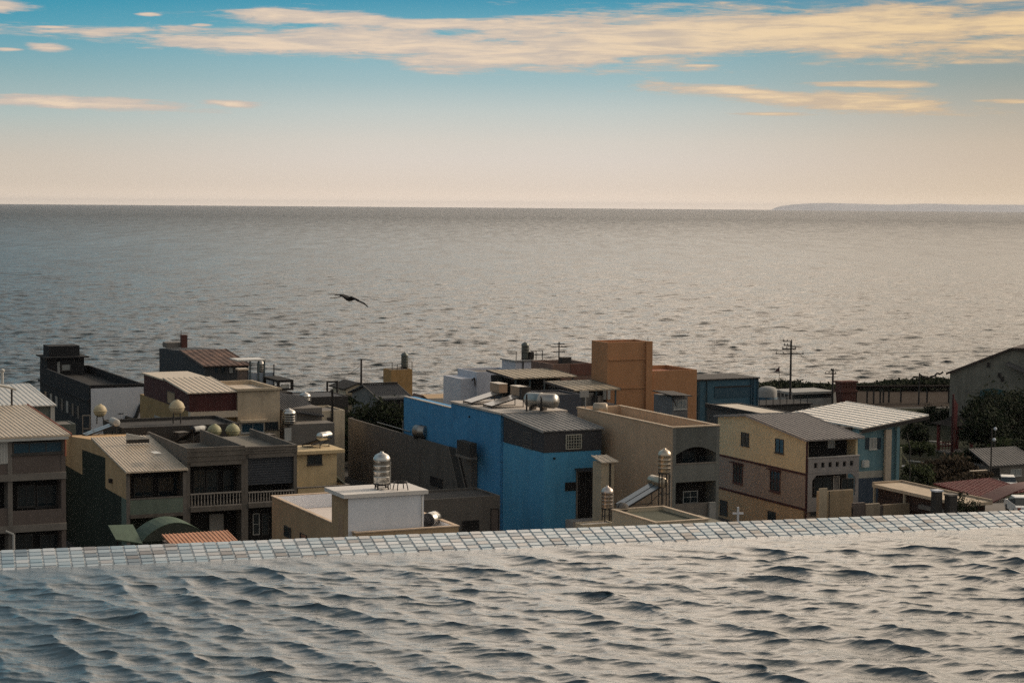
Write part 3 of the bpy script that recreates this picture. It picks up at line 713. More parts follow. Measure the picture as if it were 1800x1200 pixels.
C.box('roof_post', IRON, xr * .72, xr * .72 + .1, yf - 1, yf - .9, C.h - .9, C.h + .7)
gr = MB(); gx, gz = C.F(207, 727)
for i in range(7): gr.box(gx + i * .09, gx + i * .09 + (.06 if i % 3 else .03), -.075, -.062, gz - .06 - .03 * (i % 2), gz + .06 + .05 * ((i * 5) % 3 == 0))
C.add('wall_marking', gr, BLK)

# ---- D: dark red and ochre house with tan roof, beige block at its right
DRED = mat('dark_red_cladding', (.075, .022, .02, 1), .75, var=.3); OCH = mat('ochre_wall', (.33, .22, .10, 1), .9); BEI = mat('beige_wall', (.52, .42, .30, 1), .88)
D = Bld('red_clad_house', 'house with dark red upper cladding over ochre walls and tan roof', 'house', 333, 690, 185)
yr, zr = D.L(290, 664); yb = D.ly(253, 664); x1 = D.fx(416, 685); zm = D.fz(374, 722)
q = MB(); q.prism([(0, 0, zm), (0, 0, D.h - .1), (0, yr, zr - .1), (0, yb, zr - .3), (0, yb, zm)], (x1, 0, 0)); D.add('upper_cladding', q, DRED)
D.box('wall', OCH, .0, x1, .3, D.ly(246, 700), 0, zm - .003)
D.box('floor_slab', TANR, -.05, x1, -.5, .29, D.fz(374, 733), zm - .02)
D.sheet_roof('roof', TANR, (-.25, -.25, D.h), (x1, -.25, D.h), (x1, yr, zr), (-.25, yr, zr), .1, .5)
D.box('ridge_roof', TANR, -.2, x1, yr + .01, yb + .2, zr - .27, zr - .13)
D.win_l((294, 688, 308, 710), WD, mat('tan_board', (.36, .26, .16, 1), .8), 0, (0, 0), .06, sill=False)
D.win_l((272, 733, 292, 749), WF, PALEGLASS, 0, (1, 0), .06)
for p in (336, 352, 372, 392): D.win_f((p, 745, p + 12, 768), WD, DARKGLASS, .3, (0, 0), .05, sill=False)
bx = x1 + .02; D2 = sub(D, 'beige_house', 'beige box shaped house with ledge and roof terrace beside red clad house', 'house', bx, -.3)
xr2 = D2.fx(492, 685); zt = D2.fz(452, 684)
D2.flat(0, xr2, 0, 9, zt, .35, .2, BEI, TANR, cap=BEI)
D2.box('parapet_ledge', BEI, -.12, xr2 + .12, -.3, -.002, zt - .1, zt + .12)
D2.win_f((424, 743, 464, 760), WF, BLUEGLASS, 0, (1, 0)); D2.win_f((466, 741, 489, 755), WD, DARKGLASS, 0, (1, 0))
D2.box('window_awning', BEI, D2.fx(420, 740), D2.fx(466, 740), -.6, -.002, D2.fz(440, 741), D2.fz(440, 737)); D2.box('wall_vent', DCONC, D2.fx(470, 764), D2.fx(474, 764), -.1, -.002, D2.fz(472, 768), D2.fz(472, 760)); D2.box('wall_vent', DCONC, D2.fx(476, 764), D2.fx(480, 764), -.1, -.002, D2.fz(478, 768), D2.fz(478, 760))
tx, ty = D2.T(426, 672, zt - .3); ch = empty('chimney', D2.world(tx, ty, zt - .32), PHI, 'square brown chimney block on the beige terrace', 'chimney')
MB().box(-.4, .4, -.4, .4, 0, 1.3).build('stack', BRWN, ch); MB().box(-.55, .55, -.55, .55, 1.302, 1.45).build('cap', TANR, ch)

# ---- E: dark house with rust striped roof behind
EW = mat('slate_wall', (.055, .06, .065, 1), .9); RUST = mat('rusted_roof', (.20, .11, .075, 1), .75, .1, 'metal', .35, c2=(.035, .022, .02))
E = Bld('rust_roof_house', 'dark slate house with rust striped metal roof and brick chimney', 'house', 360, 643, 215)
yr, zr = E.L(319, 615); yb = E.ly(280, 612); x1 = E.fx(437, 640)
q = MB(); q.prism([(0, 0, 0), (0, 0, E.h - .1), (0, yr, zr - .1), (0, yb, E.lz(280, 612)), (0, yb, 0)], (x1, 0, 0)); E.add('wall', q, EW)
E.sheet_roof('roof', RUST, (-.2, -.3, E.h), (x1 + .2, -.3, E.h), (x1 + .2, yr, zr), (-.2, yr, zr), .1, .62, trim=BRWN)
for p in (376, 388, 402, 416): E.win_f((p, 645, p + 8, 656), WD, PALEGLASS if p == 402 else DARKGLASS, 0, (0, 0), .05, sill=False)
E.box('rear_parapet', CONC, .3, 2.3, yb - 2.2, yb - .4, zr - .3, E.fz(308, 602, yb - 2))
chx = E.fx(322, 600, yb - 2); cz = E.fz(322, 588, yb - 2)
E.box('chimney', mat('dark_brick', (.12, .05, .04, 1), .9), chx - .35, chx + .35, yb - 2.6, yb - 2, zr - .3, cz); E.box('chimney_rod', IRON, chx - .34, chx - .28, yb - 2.3, yb - 2.24, cz + .002, cz + .5)
# pale roof shelter at its right
E3 = Bld('roof_shelter', 'small white topped roof shelter with blue screen beside rust striped roof', 'shelter', 438, 640, 213)
xs1 = E3.fx(466, 640); zt = E3.fz(450, 634); E3.box('shelter_roof', PALER, -1.4, xs1, -.3, 2.6, zt, zt + .16)
for x in (0.1, 1.05, xs1 - .1): E3.box('post', mat('teal_grey_post', (.09, .12, .13, 1), .7), x - .08, x + .08, -.1, .06, 0, zt - .002)
E3.box('screen', mat('pale_blue_screen', (.33, .38, .44, 1), .7), 0, E3.fx(482, 660), .1, .18, 0, E3.fz(460, 655)); E3.box('rail_post', IRON, E3.fx(481, 650), E3.fx(481, 650) + .1, 0, .1, 0, E3.fz(481, 640))
water_tank(458, 656, zt - 2.3, 'small dark water tank under the white topped roof shelter', .42, 1.0, .2, ST2)
# dark frame house
F1 = Bld('dark_frame_house', 'narrow dark house with framed opening behind the beige house', 'house', 488, 668, 208)
xf = F1.fx(516, 668); zf = F1.h
F1.box('wall', SHADE, 0, xf, .3, 5, 0, F1.fz(502, 690)); q = MB(); zo = F1.fz(502, 681, 0); zl = F1.fz(502, 686)
q.box(0, xf, 0, .3, zl, zo - .1); q.box(0, xf, 0, 5, zf - .25, zf)
for x in (0, xf - .25): q.box(x, x + .25, 0, .3, zo - .1, zf - .25); q.box(x, x + .25, 4.7, 5, zl, zf - .25)
F1.add('frame', q, SHADE); F1.box('back_board', mat('pale_board', (.55, .53, .48, 1), .8), .5, xf - .4, .31, .4, zo - .1, zf - .5)
# dark tiled lean-to roof and houses in the gap
Y1 = Bld('grey_small_house', 'small grey house with dark sloping roof between beige house and trees', 'house', 494, 716, 190)
yr, zr = Y1.L(488, 694, 0); xr = Y1.fx(566, 715)
Y1.box('wall', CONC, 0, xr, 0, 6, 0, Y1.h - .15); Y1.sheet_roof('roof', mat('dark_tiles', (.035, .036, .04, 1), .7, kind='plain'), (-.3, -.6, Y1.h - .1), (xr, -.6, Y1.h - .9), (xr, 6, Y1.h + .4), (-.3, 6, Y1.h + 1.3), .12, .3)
Y1.win_f((534, 740, 548, 752), WD, DARKGLASS, 0); Y1.box('parapet', CONC, -.1, 3, -.9, -.61, Y1.fz(508, 760), Y1.fz(508, 742))
Y1.box('porch', CONC, -.1, 4.4, -3, -.62, 0, Y1.fz(508, 746, -3)); Y1.box('door', WF, Y1.fx(500, 760, -3), Y1.fx(512, 760, -3), -3.05, -3.002, Y1.fz(505, 775, -3), Y1.fz(505, 752, -3))
water_tank(508, 746, Y1.fz(508, 746, -2.4), 'squat steel water tank on the small grey house', .62, 1.15, .1)
Y2 = Bld('cream_wall_house', 'low cream walled house with dark corner post left of the trees', 'house', 563, 722, 200)
xr = Y2.fx(606, 722); Y2.flat(0, xr, 0, 5, Y2.h, .2, .15, mat('cream_wall', (.62, .52, .38, 1), .88), CONC)
Y2.box('corner_post', SHADE, -.3, -.002, -.1, .3, 0, Y2.h + .1); Y2.box('downpipe', SHADE, Y2.fx(582, 730), Y2.fx(582, 730) + .18, -.2, -.002, 0, Y2.h + 2.2); Y2.box('meter_box', DCONC, Y2.fx(575, 730), Y2.fx(575, 730) + .35, -.15, -.002, Y2.h - 1.3, Y2.h - .7)
R1 = Bld('dark_low_house', 'low house with dark flat roof between the white shoreline posts', 'house', 488, 700, 215); xr = R1.fx(612, 700)
R1.flat(0, xr, 0, 6, R1.h, .1, .2, DCONC, mat('dark_tiles', 'x'))
water_tank(536, 706, R1.h - .1, 'pale domed water tank on the low dark roof', .6, .75, .0)
gt = empty('steel_frame', at_d(584, 712, 230), PHI, 'tall dark rectangular steel frame standing by the shore', 'frame')
zt = at_d(584, 669, 230).z - at_d(584, 712, 230).z
for x in (-.62, .62): MB().cyl((x, 0, 0), (x, 0, zt), .13, n=8).build('post', IRON, gt)
MB().cyl((-.62, 0, zt - .1), (.62, 0, zt - .1), .11, n=8).build('crossbar', IRON, gt); MB().cyl((-.15, 0, 0), (-.15, 0, zt * .62), .17, n=8).build('middle_post', IRON, gt)

# ---- G: the row of three houses
GRN = mat('moss_green_tiles', (.026, .034, .022, 1), .8, var=.35); GRNB = mat('green_grey_band', (.16, .20, .16, 1), .8); RCONC = mat('row_concrete', (.155, .135, .115, 1), .9, var=.3); OCL = mat('ochre_light_wall', (.56, .37, .20, 1), .9, var=.2)
G = Bld('row_house', 'end row house with tan ribbed roof, ochre upper wall and green base', 'row house', 222, 828, 147, 'terrace of row houses')
yr, zr = G.L(163, 769); yb = G.ly(115, 773); zb = G.lz(130, 773); x1 = G.fx(328, 824)
zg = G.lz(222, 878) ; zl1, zl2 = G.fz(275, 908), G.fz(275, 902)
zw = G.h + (zr - G.h) * 2.0 / (yr + .5) - .16
q = MB(); q.prism([(0, 1.5, zg), (0, 1.5, zw), (0, yr, zr - .16), (0, yb, zb), (0, yb, zg)], (x1, 0, 0)); G.add('wall', q, OCL)
q = MB(); q.prism([(0, 0, zg), (0, 0, G.h - .15), (0, 1.498, zw - .01), (0, 1.498, zg)], (.28, 0, 0)); G.add('side_wall', q, OCL)
G.box('lower_wall', GRN, -.01, x1, 1.5, yb, 0, zg - .002); G.box('column', GRNB, -.02, .26, 0, 1.498, 0, zg - .002); G.box('column', CONC, x1 - .28, x1, 0, 1.49, 0, G.h - .3); G.box('column', CONC, -.02, .26, -.06, -.002, 0, G.h - .2)
p0, p1 = G.ly(185, 800), G.ly(145, 790)
q = MB(); q.prism([(-.03, p0, zg - .3), (-.03, p0, G.lz(185, 804)), (-.03, p1, G.lz(145, 790)), (-.03, p1, zg - .3)], (.028, 0, 0)); q.prism([(-.025, p1 + .002, zg - .1), (-.025, p1 + .002, G.lz(145, 839)), (-.025, yb, G.lz(117, 828)), (-.025, yb, zg - .1)], (.023, 0, 0)); G.add('green_cladding', q, GRN)
G.sheet_roof('roof', TANR, (-.15, -.5, G.h), (x1, -.5, G.h), (x1, yr, zr), (-.15, yr, zr), .1, .25)
G.box('skylight', PALER, G.T(276, 797, G.h + 1.2)[0], G.T(290, 797, G.h + 1.2)[0], G.T(283, 799, G.h + 1.0)[1], G.T(283, 795, G.h + 1.0)[1], G.h + .9, G.h + 1.12)
G.box('back_wall', SHADE, .3, x1 - .3, 1.44, 1.495, zl2, G.h - .2)
G.box('balcony_wall', GRNB, .27, x1 - .29, -.02, .14, zl2, G.fz(275, 876)); G.box('floor_slab', RCONC, .27, x1 - .29, -.14, 1.43, zl1, zl2 - .002); G.box('balcony_rail', CONC, .27, x1 - .29, -.05, .17, G.fz(275, 876) + .002, G.fz(275, 876) + .1)
G.box('wall_lamp', IRON, -.25, -.002, G.ly(198, 842), G.ly(196, 842), G.lz(197, 848), G.lz(197, 841))
G.win_f((235, 838, 268, 872), WD, DARKGLASS, 1.44, (1, 0), sill=False); G.win_f((278, 838, 312, 872), WD, DARKGLASS, 1.44, (1, 0), sill=False)
def rowunit(x0, x1, label, zt, zsb, zr_, zr0, zs, zsl):
    g_ = sub(G, 'row_house', label, 'row house', x0, 0, 'terrace of row houses'); w_ = x1 - x0
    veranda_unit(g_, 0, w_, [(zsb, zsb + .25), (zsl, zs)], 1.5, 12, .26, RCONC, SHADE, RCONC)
    g_.box('parapet', RCONC, 0, w_, -.1, .12, zsb + .252, zt); g_.box('parapet', RCONC, 0, .15, .122, 11.8, zsb + .252, zt); g_.box('parapet', RCONC, w_ - .17, w_ - .02, .122, 11.8, zsb + .252, zt)
    g_.box('roof', mat('roof_dust', (.19, .17, .14, 1), .95, kind='plain'), .16, w_ - .18, .13, 11.9, zsb + .2, zsb + .27)
    q = MB()
    for k in range(3): zz = zsb + .3 + k * (zt - zsb - .3) / 3; q.box(.0, w_, -.15 - .02 * (k % 2), -.102, zz + .06, zz + .17)
    g_.add('parapet_moulding', q, RCONC)
    if zr_: balusters(g_, .27, w_ - .27, zs + .002, zr_, .05, mat('baluster_stone', (.34, .30, .26, 1), .85), 16)
    return g_
x2 = G.fx(430, 820); x3 = G.fx(522, 815)
G2 = rowunit(x1 + .01, x2, 'middle row house with stone balustrade and open dark veranda', G.fz(380, 785), G.fz(380, 817), G.fz(380, 865), 0, G.fz(380, 889), G.fz(380, 897))
xo = x1 + .01
for p in (340, 362, 392): G2.win(G.fx(p, 840, 1.5) - xo, G.fx(p + 20, 840, 1.5) - xo, G.fz(p, 864, 1.5) - .2, G.fz(p, 826, 1.5), WD, DARKGLASS, (1, 0), .06, 'window', False, None, 1.5, 'f', .06)
G2.box('curtain', mat('grey_curtain', (.30, .28, .25, 1), .9), G.fx(368, 915, 1.4) - xo, G.fx(393, 915, 1.4) - xo, 1.38, 1.44, 0, G.fz(380, 903, 1.4)); G2.box('door', SHADE, G.fx(398, 915, 1.4) - xo, G.fx(418, 915, 1.4) - xo, 1.36, 1.42, 0, G.fz(408, 906, 1.4))
G3 = rowunit(x2 + .01, x3, 'right hand row house with slatted shutters along its upper floor', G.fz(476, 783), G.fz(476, 803), G.fz(456, 863), 0, G.fz(456, 883), G.fz(456, 891))
xo3 = x2 + .01; q = MB(); zz0, zz1 = G.fz(476, 851), G.fz(476, 804)
for k in range(11): h_ = (zz1 - zz0) / 11; q.box(.27, x3 - xo3 - .27, .2 + .02 * (k % 2), .26 + .02 * (k % 2), zz0 + k * h_ + .01, zz0 + (k + 1) * h_ - .02)
G3.add('slatted_shutter', q, mat('blue_grey_shutter', (.055, .06, .07, 1), .6, kind='metal'))
q = MB(); q.prism([(x3 - xo3 - .1, 1, G.h), (x3 - xo3 - .1, 11, G.lz(430, 756, x3 + .3)), (x3 - xo3 - .1, 11, G.h)], (.16, 0, 0)); G3.add('side_gable', q, DCONC)
for p in (444, 460): G3.win(G.fx(p, 910, 1.5) - xo3, G.fx(p + 12, 910, 1.5) - xo3, G.fz(p, 940, 1.5), G.fz(p, 902, 1.5), WF if p == 444 else WD, DARKGLASS, (0, 1), .06, 'window', False, None, 1.5, 'f', .06)
# on the roofs of the row
zG = zb; solar_heater(196, 766, zG, 'solar heater with pale collector and white drum on the end row house', 1.7, .32, 2, 1.0, 2.3, None, WF, mat('dusty_collector', (.30, .29, .27, 1), .2, spec=.8))
ball_tank(176, 744, 9.0, 'cream ball tank in front of the plain white wall', .58, .55, FRP)
ball_tank(311, 744, G.fz(380, 812) + .5, 'tallest cream ball tank in front of the red cladding', .66, .75, FRP)
ball_tank(377, 776, G2.h - .1, 'left one of the paired olive ball tanks', .60, .3, FRPG)
ball_tank(409, 775, G2.h - .1, 'right one of the paired olive ball tanks', .60, .3, FRPG)
solar_heater(345, 779, G2.h - .1, 'solar heater with tilted white drum and black end cap on row house', 1.5, .25, 1, 1.1, 1.7, PHI - R(60), WF, None, BLK)
rk = MB(); P = at_z(395, 780, G2.h - .1); rk.box(-2.2, 1.6, -.05, .05, .55, .62); rk.box(-2.2, -2.1, -.05, .05, 0, .55); rk.box(1.5, 1.6, -.05, .05, 0, .55); rk.box(-.3, -.2, -.05, .05, 0, .55)
tag(rk.build('roof_railing', IRON, None, P, PHI), 'low dark railing on the row house roof below olive tanks', 'railing')
# rear block that carries the back tanks
RB = Bld('rear_block', 'dark flat roofed block behind the row houses under the cream tank', 'building', 215, 752, 166); RB.flat(0, RB.fx(420, 752), 0, 7, RB.h, .3, .2, DCONC, DCONC)

# ---- H: cream stair hut
HY = mat('warm_cream', (.60, .46, .27, 1), .88)
H0 = Bld('cream_hut_house', 'cream house with rooftop hut, wide flat slab and dark window', 'house', 524, 858, 156)
xr = H0.fx(614, 850); H0.flat(0, xr, 0, 7, H0.h, .35, .18, HY, mat('roof_olive', (.10, .10, .07, 1), .95), cap=CONC)
yh = 1.9; xh0, xh1 = H0.fx(522, 820, yh), H0.fx(592, 820, yh); zh = H0.fz(558, 796, yh)
H0.box('stair_hut', HY, xh0, xh1, yh, yh + 3, H0.h - .35, zh); H0.box('hut_roof', HY, xh0 - .3, xh1 + .5, yh - .55, yh + 3.4, zh + .002, zh + .26)
H0.win_f((540, 799, 566, 816), WD, DARKGLASS, yh, (1, 0)); q = MB(); q.prism([(xr - .2, .2, H0.h), (xr - .2, 6.5, H0.h + 1.1), (xr - .2, 6.5, H0.h)], (.15, 0, 0)); H0.add('side_wall', q, GRN)
solar_heater(566, 786, zh + .26, 'solar heater with bright twin drum on the cream hut', 1.5, .34, 2, .75, 1.5, PHI - R(55))

# ---- green vault awning and orange roof in front of the row
GA = Bld('green_awning', 'green arched metal awning in the yard before the row houses', 'awning', 250, 948, 138)
xr = GA.fx(366, 943); zc = GA.fz(305, 918); zo = GA.h - .1; m_ = mat('green_awning_sheet', (.09, .13, .09, 1), .65, kind='metal'); q = MB(); n = 12
ar = [(xr * k / n, zo + (zc - zo) * math.sin(math.pi * k / n) ** .8) for k in range(n + 1)]
for (xa, za), (xb_, zb_) in zip(ar[:-1], ar[1:]): q.hexa([(xa, 0, za - .06), (xb_, 0, zb_ - .06), (xb_, 3, zb_ - .06), (xa, 3, za - .06), (xa, 0, za), (xb_, 0, zb_), (xb_, 3, zb_), (xa, 3, za)])
GA.add('vault_sheet', q, m_); q = MB(); q.prism([(x, .03, z - .07) for x, z in ar], (0, .05, 0)); GA.add('end_panel', q, mat('dim_green_panel', (.06, .07, .055, 1), .8))
for x in (.1, xr - .1): GA.box('post', IRON, x - .06, x + .06, .1, .22, 0, zo)
lf = MB(); lf.hexa([(-1.8, .3, zo + .1), (-.05, -.3, zo - .2), (-.02, 2.6, zo + .7), (-1.8, 2.6, zo + .75), (-1.8, .3, zo + .2), (-.05, -.3, zo - .1), (-.02, 2.6, zo + .8), (-1.8, 2.6, zo + .85)]); GA.add('side_sheet', lf, m_)
for x in (-1.6, -.3): GA.box('post', IRON, x - .05, x + .05, .6, .7, 0, zo + .1)
OR = Bld('orange_shed', 'low shed with salmon orange ribbed roof behind the pool edge', 'shed', 303, 958, 130)
xr = OR.fx(418, 951); yk, zk = OR.L(298, 944, -.1); OR.box('wall', BRWN, .1, xr - .1, .2, 3, 0, OR.h - .15)
OR.sheet_roof('roof', mat('orange_roof', (.62, .31, .18, 1), .6, kind='metal'), (-.1, -.1, OR.h), (xr, -.1, OR.h), (xr, 2.4, OR.h + .35), (-.1, 2.4, OR.h + .35), .08, .26)

# ---- I: house with white roof terrace close to the pool
IW = mat('terrace_ochre', (.42, .29, .17, 1), .9, var=.16); IWH = mat('terrace_white', (.72, .73, .76, 1), .85, var=.07); IFL = mat('terrace_floor', (.66, .58, .52, 1), .92, kind='plain', var=.1)
I = Bld('white_terrace_house', 'ochre house with white roof terrace and white stair box', 'house', 625, 937, 118)
yf = I.ly(478, 863); xr = I.fx(806, 925); zt = I.h; zr = I.flat(0, xr, 0, yf, zt, .95, .18, IW, IFL, cap=mat('coping_tan', (.62, .47, .34, 1), .85))
q = MB(); q.box(.182, xr - .182, yf - .2, yf - .182, zr + .04, zt); q.box(.182, .2, .2, yf - .205, zr + .04, zt); q.box(xr - .2, xr - .182, .2, yf - .205, zr + .04, zt); I.add('parapet_lining', q, IWH)
yp = .55; xa, xb_ = I.fx(612, 900, yp), I.fx(745, 895, yp); zp = I.fz(680, 871, yp)
I.box('stair_box', IWH, xa, xb_, yp, yp + 2.9, zr + .031, zp); I.box('box_side', IW, xa - .012, xa - .002, yp, yp + 2.9, zr + .031, zp)
I.box('box_roof', mat('slab_white', (.70, .65, .60, 1), .85, var=.1), xa - .35, xb_ + .22, yp - .2, yp + 3.3, zp + .002, zp + .24)
I.win_l((500, 925, 512, 944), WD, DARKGLASS, 0, (0, 0), .05, sill=False); I.win_l((528, 938, 540, 952), WD, DARKGLASS, 0, (0, 0), .05, sill=False)
dr = MB(); dr.box(xa - .03, xa - .013, yp + .8, yp + 1.7, zr + .04, zr + 1.9); I.add('door', dr, mat('pale_timber', (.40, .27, .17, 1), .8))
q = MB(); q.cyl((xb_ - .15, yp - .06, zr), (xb_ - .15, yp - .06, zp), .03, n=6); I.add('downpipe', q, WF)
zs = zp + .245
water_tank(671, 859, zs, 'tall steel water tank on the white stair box', .5, 1.62, .36)
st = empty('tank_stand', at_z(704, 860, zs), PHI + .4, 'empty dark tank stand next to the tall steel tank', 'stand')
q = MB(); q.lathe([(.36, .42), (.46, .42), (.46, .48), (.36, .48)], (0, 0, 0), n=14); q.build('ring', IRON, st)
for k in range(4):
    a = k * math.pi / 2 + .4; MB().cyl((.5 * math.cos(a), .5 * math.sin(a), 0), (.4 * math.cos(a), .4 * math.sin(a), .44), .035, n=6).build('leg', IRON, st)
solar_heater(752, 931, zr + .35, 'solar heater with black capped drum beside the white stair box', 1.25, .44, 1, .45, 2.1, PHI - R(48), ST, BLK, BLK)

# ---- J: taupe concrete building with chute
TAU = mat('taupe_concrete', (.135, .12, .105, 1), .92, var=.22)
kq = at_d(957, 757, 165) - CAM; uu = Vector((math.cos(PHI), math.sin(PHI), 0)); jd = (kq.dot(uu) - .75) / ray(829, 797).dot(uu)
J = Bld('taupe_building', 'tall taupe concrete building with bare side wall and sloping chute', 'building', 829, 797, jd)
yf = J.ly(612, 757); jw = .55
J.flat(0, jw, 0, yf, J.h, .12, .2, TAU, None, skip='r')
J.win_l((757, 839, 778, 855), SHADE, BLK, 0, (0, 0), .05, sill=False)
q = MB(); y_, z_ = J.L(738, 790); q.cyl((-.05, y_, 0), (-.05, y_, z_), .04, n=6); J.add('downpipe', q, CONC)
a1, b1 = J.L(792, 784), J.L(813, 877); a2, b2 = J.L(806, 788), J.L(827, 880); q = MB()
for (p, r_) in ((a1, b1), (a2, b2)): q.cyl((-.22, p[0], p[1]), (-.22, r_[0], r_[1]), .055, n=6)
J.add('chute_rail', q, CONC); q = MB(); q.hexa([(-.2, b2[0], b2[1]), (-.2, b1[0], b1[1]), (-.004, b1[0], b1[1]), (-.004, b2[0], b2[1]), (-.2, a2[0], a2[1]), (-.2, a1[0], a1[1]), (-.004, a1[0], a1[1]), (-.004, a2[0], a2[1])]); J.add('chute', q, DCONC)
q = MB(); y0, y1_, z0, z1 = J.rect_l(803, 776, 826, 800, -.9); q.box(-.9, -.23, y0, y1_, z0, z1); J.add('air_conditioner', q, DCONC); q = MB(); q.box(-1.0, -.23, y0 - .1, y1_ + .1, z0 - .22, z0 - .02); J.add('bracket', q, CONC)
lt = empty('lying_tank', J.world(.25, J.ly(735, 775), J.h - .1), PHI + .5, 'steel drum tank lying on top of the bare taupe wall', 'water tank')
M4 = Matrix.Rotation(math.pi / 2, 3, 'X')
q = MB(); q.lathe([(0, -.75), (.45, -.72), (.6, -.6), (.6, 0), (.63, .02), (.6, .04), (.6, .6), (.45, .72), (0, .75)], (0, 0, .75), mtx=M4, n=20); q.build('drum', ST2, lt)
for y in (-.4, .4): MB().box(-.5, .5, y - .05, y + .05, 0, .3).build('cradle', IRON, lt)
q = MB(); q.tube([(.5, J.ly(655, 763), J.h + .25), (.5, J.ly(712, 768), J.h + .25)], .05); q.tube([(.5, J.ly(700, 768), J.h - .2), (.5, J.ly(700, 768), J.h + 1.1)], .05); J.add('pipe', q, GALV)
J2 = Bld('taupe_annex', 'lower taupe annex between white terrace house and blue wall', 'building', 700, 881, 159)
xr = J2.fx(879, 875); J2.flat(0, xr, 0, 5, J2.h, .2, .15, TAU, DCONC)
J2.win_f((812, 914, 842, 932), IRON, SHADE, 0, (0, 0)); J2.win_f((862, 893, 877, 935), IRON, BRWN, 0, (0, 0), name='door', sill=False)

# small things on and around the row
bk = empty('white_bucket', at_z(361, 776, G2.h - .1), 0, 'small white bucket on the roof by the paired olive tanks', 'bucket'); MB().lathe([(0, .45), (.22, .45), (.28, .9), (.24, .9), (.2, .5)], (0, 0, 0), n=14).build('bucket_body', WF, bk); MB().box(-.3, .3, -.3, .3, 0, .445).build('plinth', DCONC, bk)
wp = empty('tilted_panel', at_z(243, 772, G.lz(163, 769) + .1), PHI, 'white tilted sheet panel behind the end row house roof', 'panel'); q = MB(); q.hexa([(-.9, 0, 0), (.9, 0, 0), (.9, .3, 0), (-.9, .3, 0), (-.9, 0, .5), (.6, 0, .16), (.6, .3, .16), (-.9, .3, .5)]); q.build('sheet', WF, wp); MB().box(-.9, .9, .05, .25, -.3, -.002).build('base', DCONC, wp)
gb = Bld('side_parapet_block', 'small grey green block between the red trimmed roof and white wall', 'building', 100, 746, 178); gb.flat(0, gb.fx(133, 744), 0, 3, gb.h, .1, .12, mat('shed_green_grey', 'x'), CONC)
fr = empty('steel_frame', at_d(152, 760, 168), PHI, 'small pale square frame in front of the blackened building', 'frame'); q = MB(); q.box(-.35, -.28, 0, .07, -3, 1.5); q.box(.28, .35, 0, .07, -3, 1.5); q.box(-.279, .279, 0, .07, 1.43, 1.5); q.box(-.279, .279, 0, .07, .3, .37); q.build('bars', CONC, fr)
for (px, py, z, lb, w_, h_, m__) in ((470, 776, None, 'dark crate on the right hand row house roof', .5, .6, DCONC), (318, 776, None, 'dark pipe box near the tilted white drum', .45, .8, IRON), (442, 778, None, 'flat grey board lying on the row house roof', .9, .15, CONC)):
    cb_ = empty('roof_crate', at_z(px, py, G2.h - .2), PHI + .3, lb, 'crate'); MB().box(-w_, w_, -.4, .4, 0, h_).build('casing', m__, cb_); MB().box(-w_ - .05, w_ + .05, -.45, .45, h_ + .002, h_ + .06).build('lid', CONC, cb_)
# ================================================================ TOWN: RIGHT HALF
# ---- K: the blue house
BLUE = mat('blue_wall', (.068, .27, .50, 1), .85, var=.17); BLUE2 = mat('bright_blue_wall', (.095, .345, .56, 1), .85, var=.14); DCLAD = mat('charcoal_cladding', (.060, .058, .062, 1), .8, kind='metal', var=.15)
KS = mat('pale_slab', (.52, .46, .40, 1), .9)
K_ = Bld('blue_house', 'bright blue house with charcoal upper storey and slate grey shed roof', 'house', 957, 757, 165)
ya = K_.ly(883, 740); yf = K_.ly(710, 703, -.15); ym = K_.ly(793, 712, -.15); x1 = K_.fx(1056, 790); xr = K_.fx(986, 721, ya)
zb = K_.fz(1005, 793); zn = K_.lz(845, 716, -.15); zf_ = K_.lz(750, 707, -.15)
w_ = MB(); w_.box(-.15, xr, ya, ym, 0, zn - .2); w_.box(-.15, 1.0, ym + .001, yf, 0, zf_); K_.add('wall', w_, BLUE)
w_ = MB(); w_.box(0, x1, 0, ya - .002, 0, zb - .002); K_.add('annex_wall', w_, BLUE2)
K_.box('roof_slab', KS, -.32, xr + .5, ya - .35, ym - .02, zn - .198, zn - .02); K_.box('coping', KS, -.2, 0.1, ym + .02, yf + .05, zf_ + .002, zf_ + .09)
yr, zr = K_.L(885, 727, -.1); ylim = ya - .4
ze = K_.h; zr2 = ze + (zr - ze) * (ylim + .15) / (yr + .15)
q = MB(); q.prism([(-.05, -.05, zb), (-.05, -.05, ze - .12), (-.05, ylim, zr2 - .12), (-.05, ylim, zb)], (x1 + .1, 0, 0)); K_.add('charcoal_storey', q, DCLAD)
K_.sheet_roof('shed_roof', mat('slate_roof', (.17, .165, .16, 1), .6, .1, 'metal'), (-.18, -.2, ze), (x1 + .18, -.2, ze), (x1 + .18, ylim, zr2), (-.18, ylim, zr2), .1, .5, trim=mat('verge_grey', (.36, .34, .32, 1), .7))
K_.win_f((994, 763, 1022, 789), mat('grille_pale', (.42, .40, .33, 1), .7, kind='plain'), DARKGLASS, -.05, (5, 4), .08, sill=False, deep=.09)
K_.win_l((920, 759, 935, 788), mat('louvre_grey', (.16, .15, .14, 1), .7), DCLAD, -.05, (0, 5), .06, sill=False)
for (px_, py_, x_) in ((826, 732, -.15), (898, 770, None)):
    if x_ is not None:
        y_, z_ = K_.L(px_, py_, x_); q = MB(); q.cyl((x_ - .12, y_, z_), (x_, y_, z_), .09, n=8); K_.add('vent_spout', q, BLK)
a_, z_ = K_.F(974, 805); q = MB(); q.cyl((a_, -.12, z_), (a_, 0, z_), .1, n=8); K_.add('vent_spout', q, BLK)
x0, xb_, z0, z1 = K_.rect_f(1015, 829, 1048, 915)
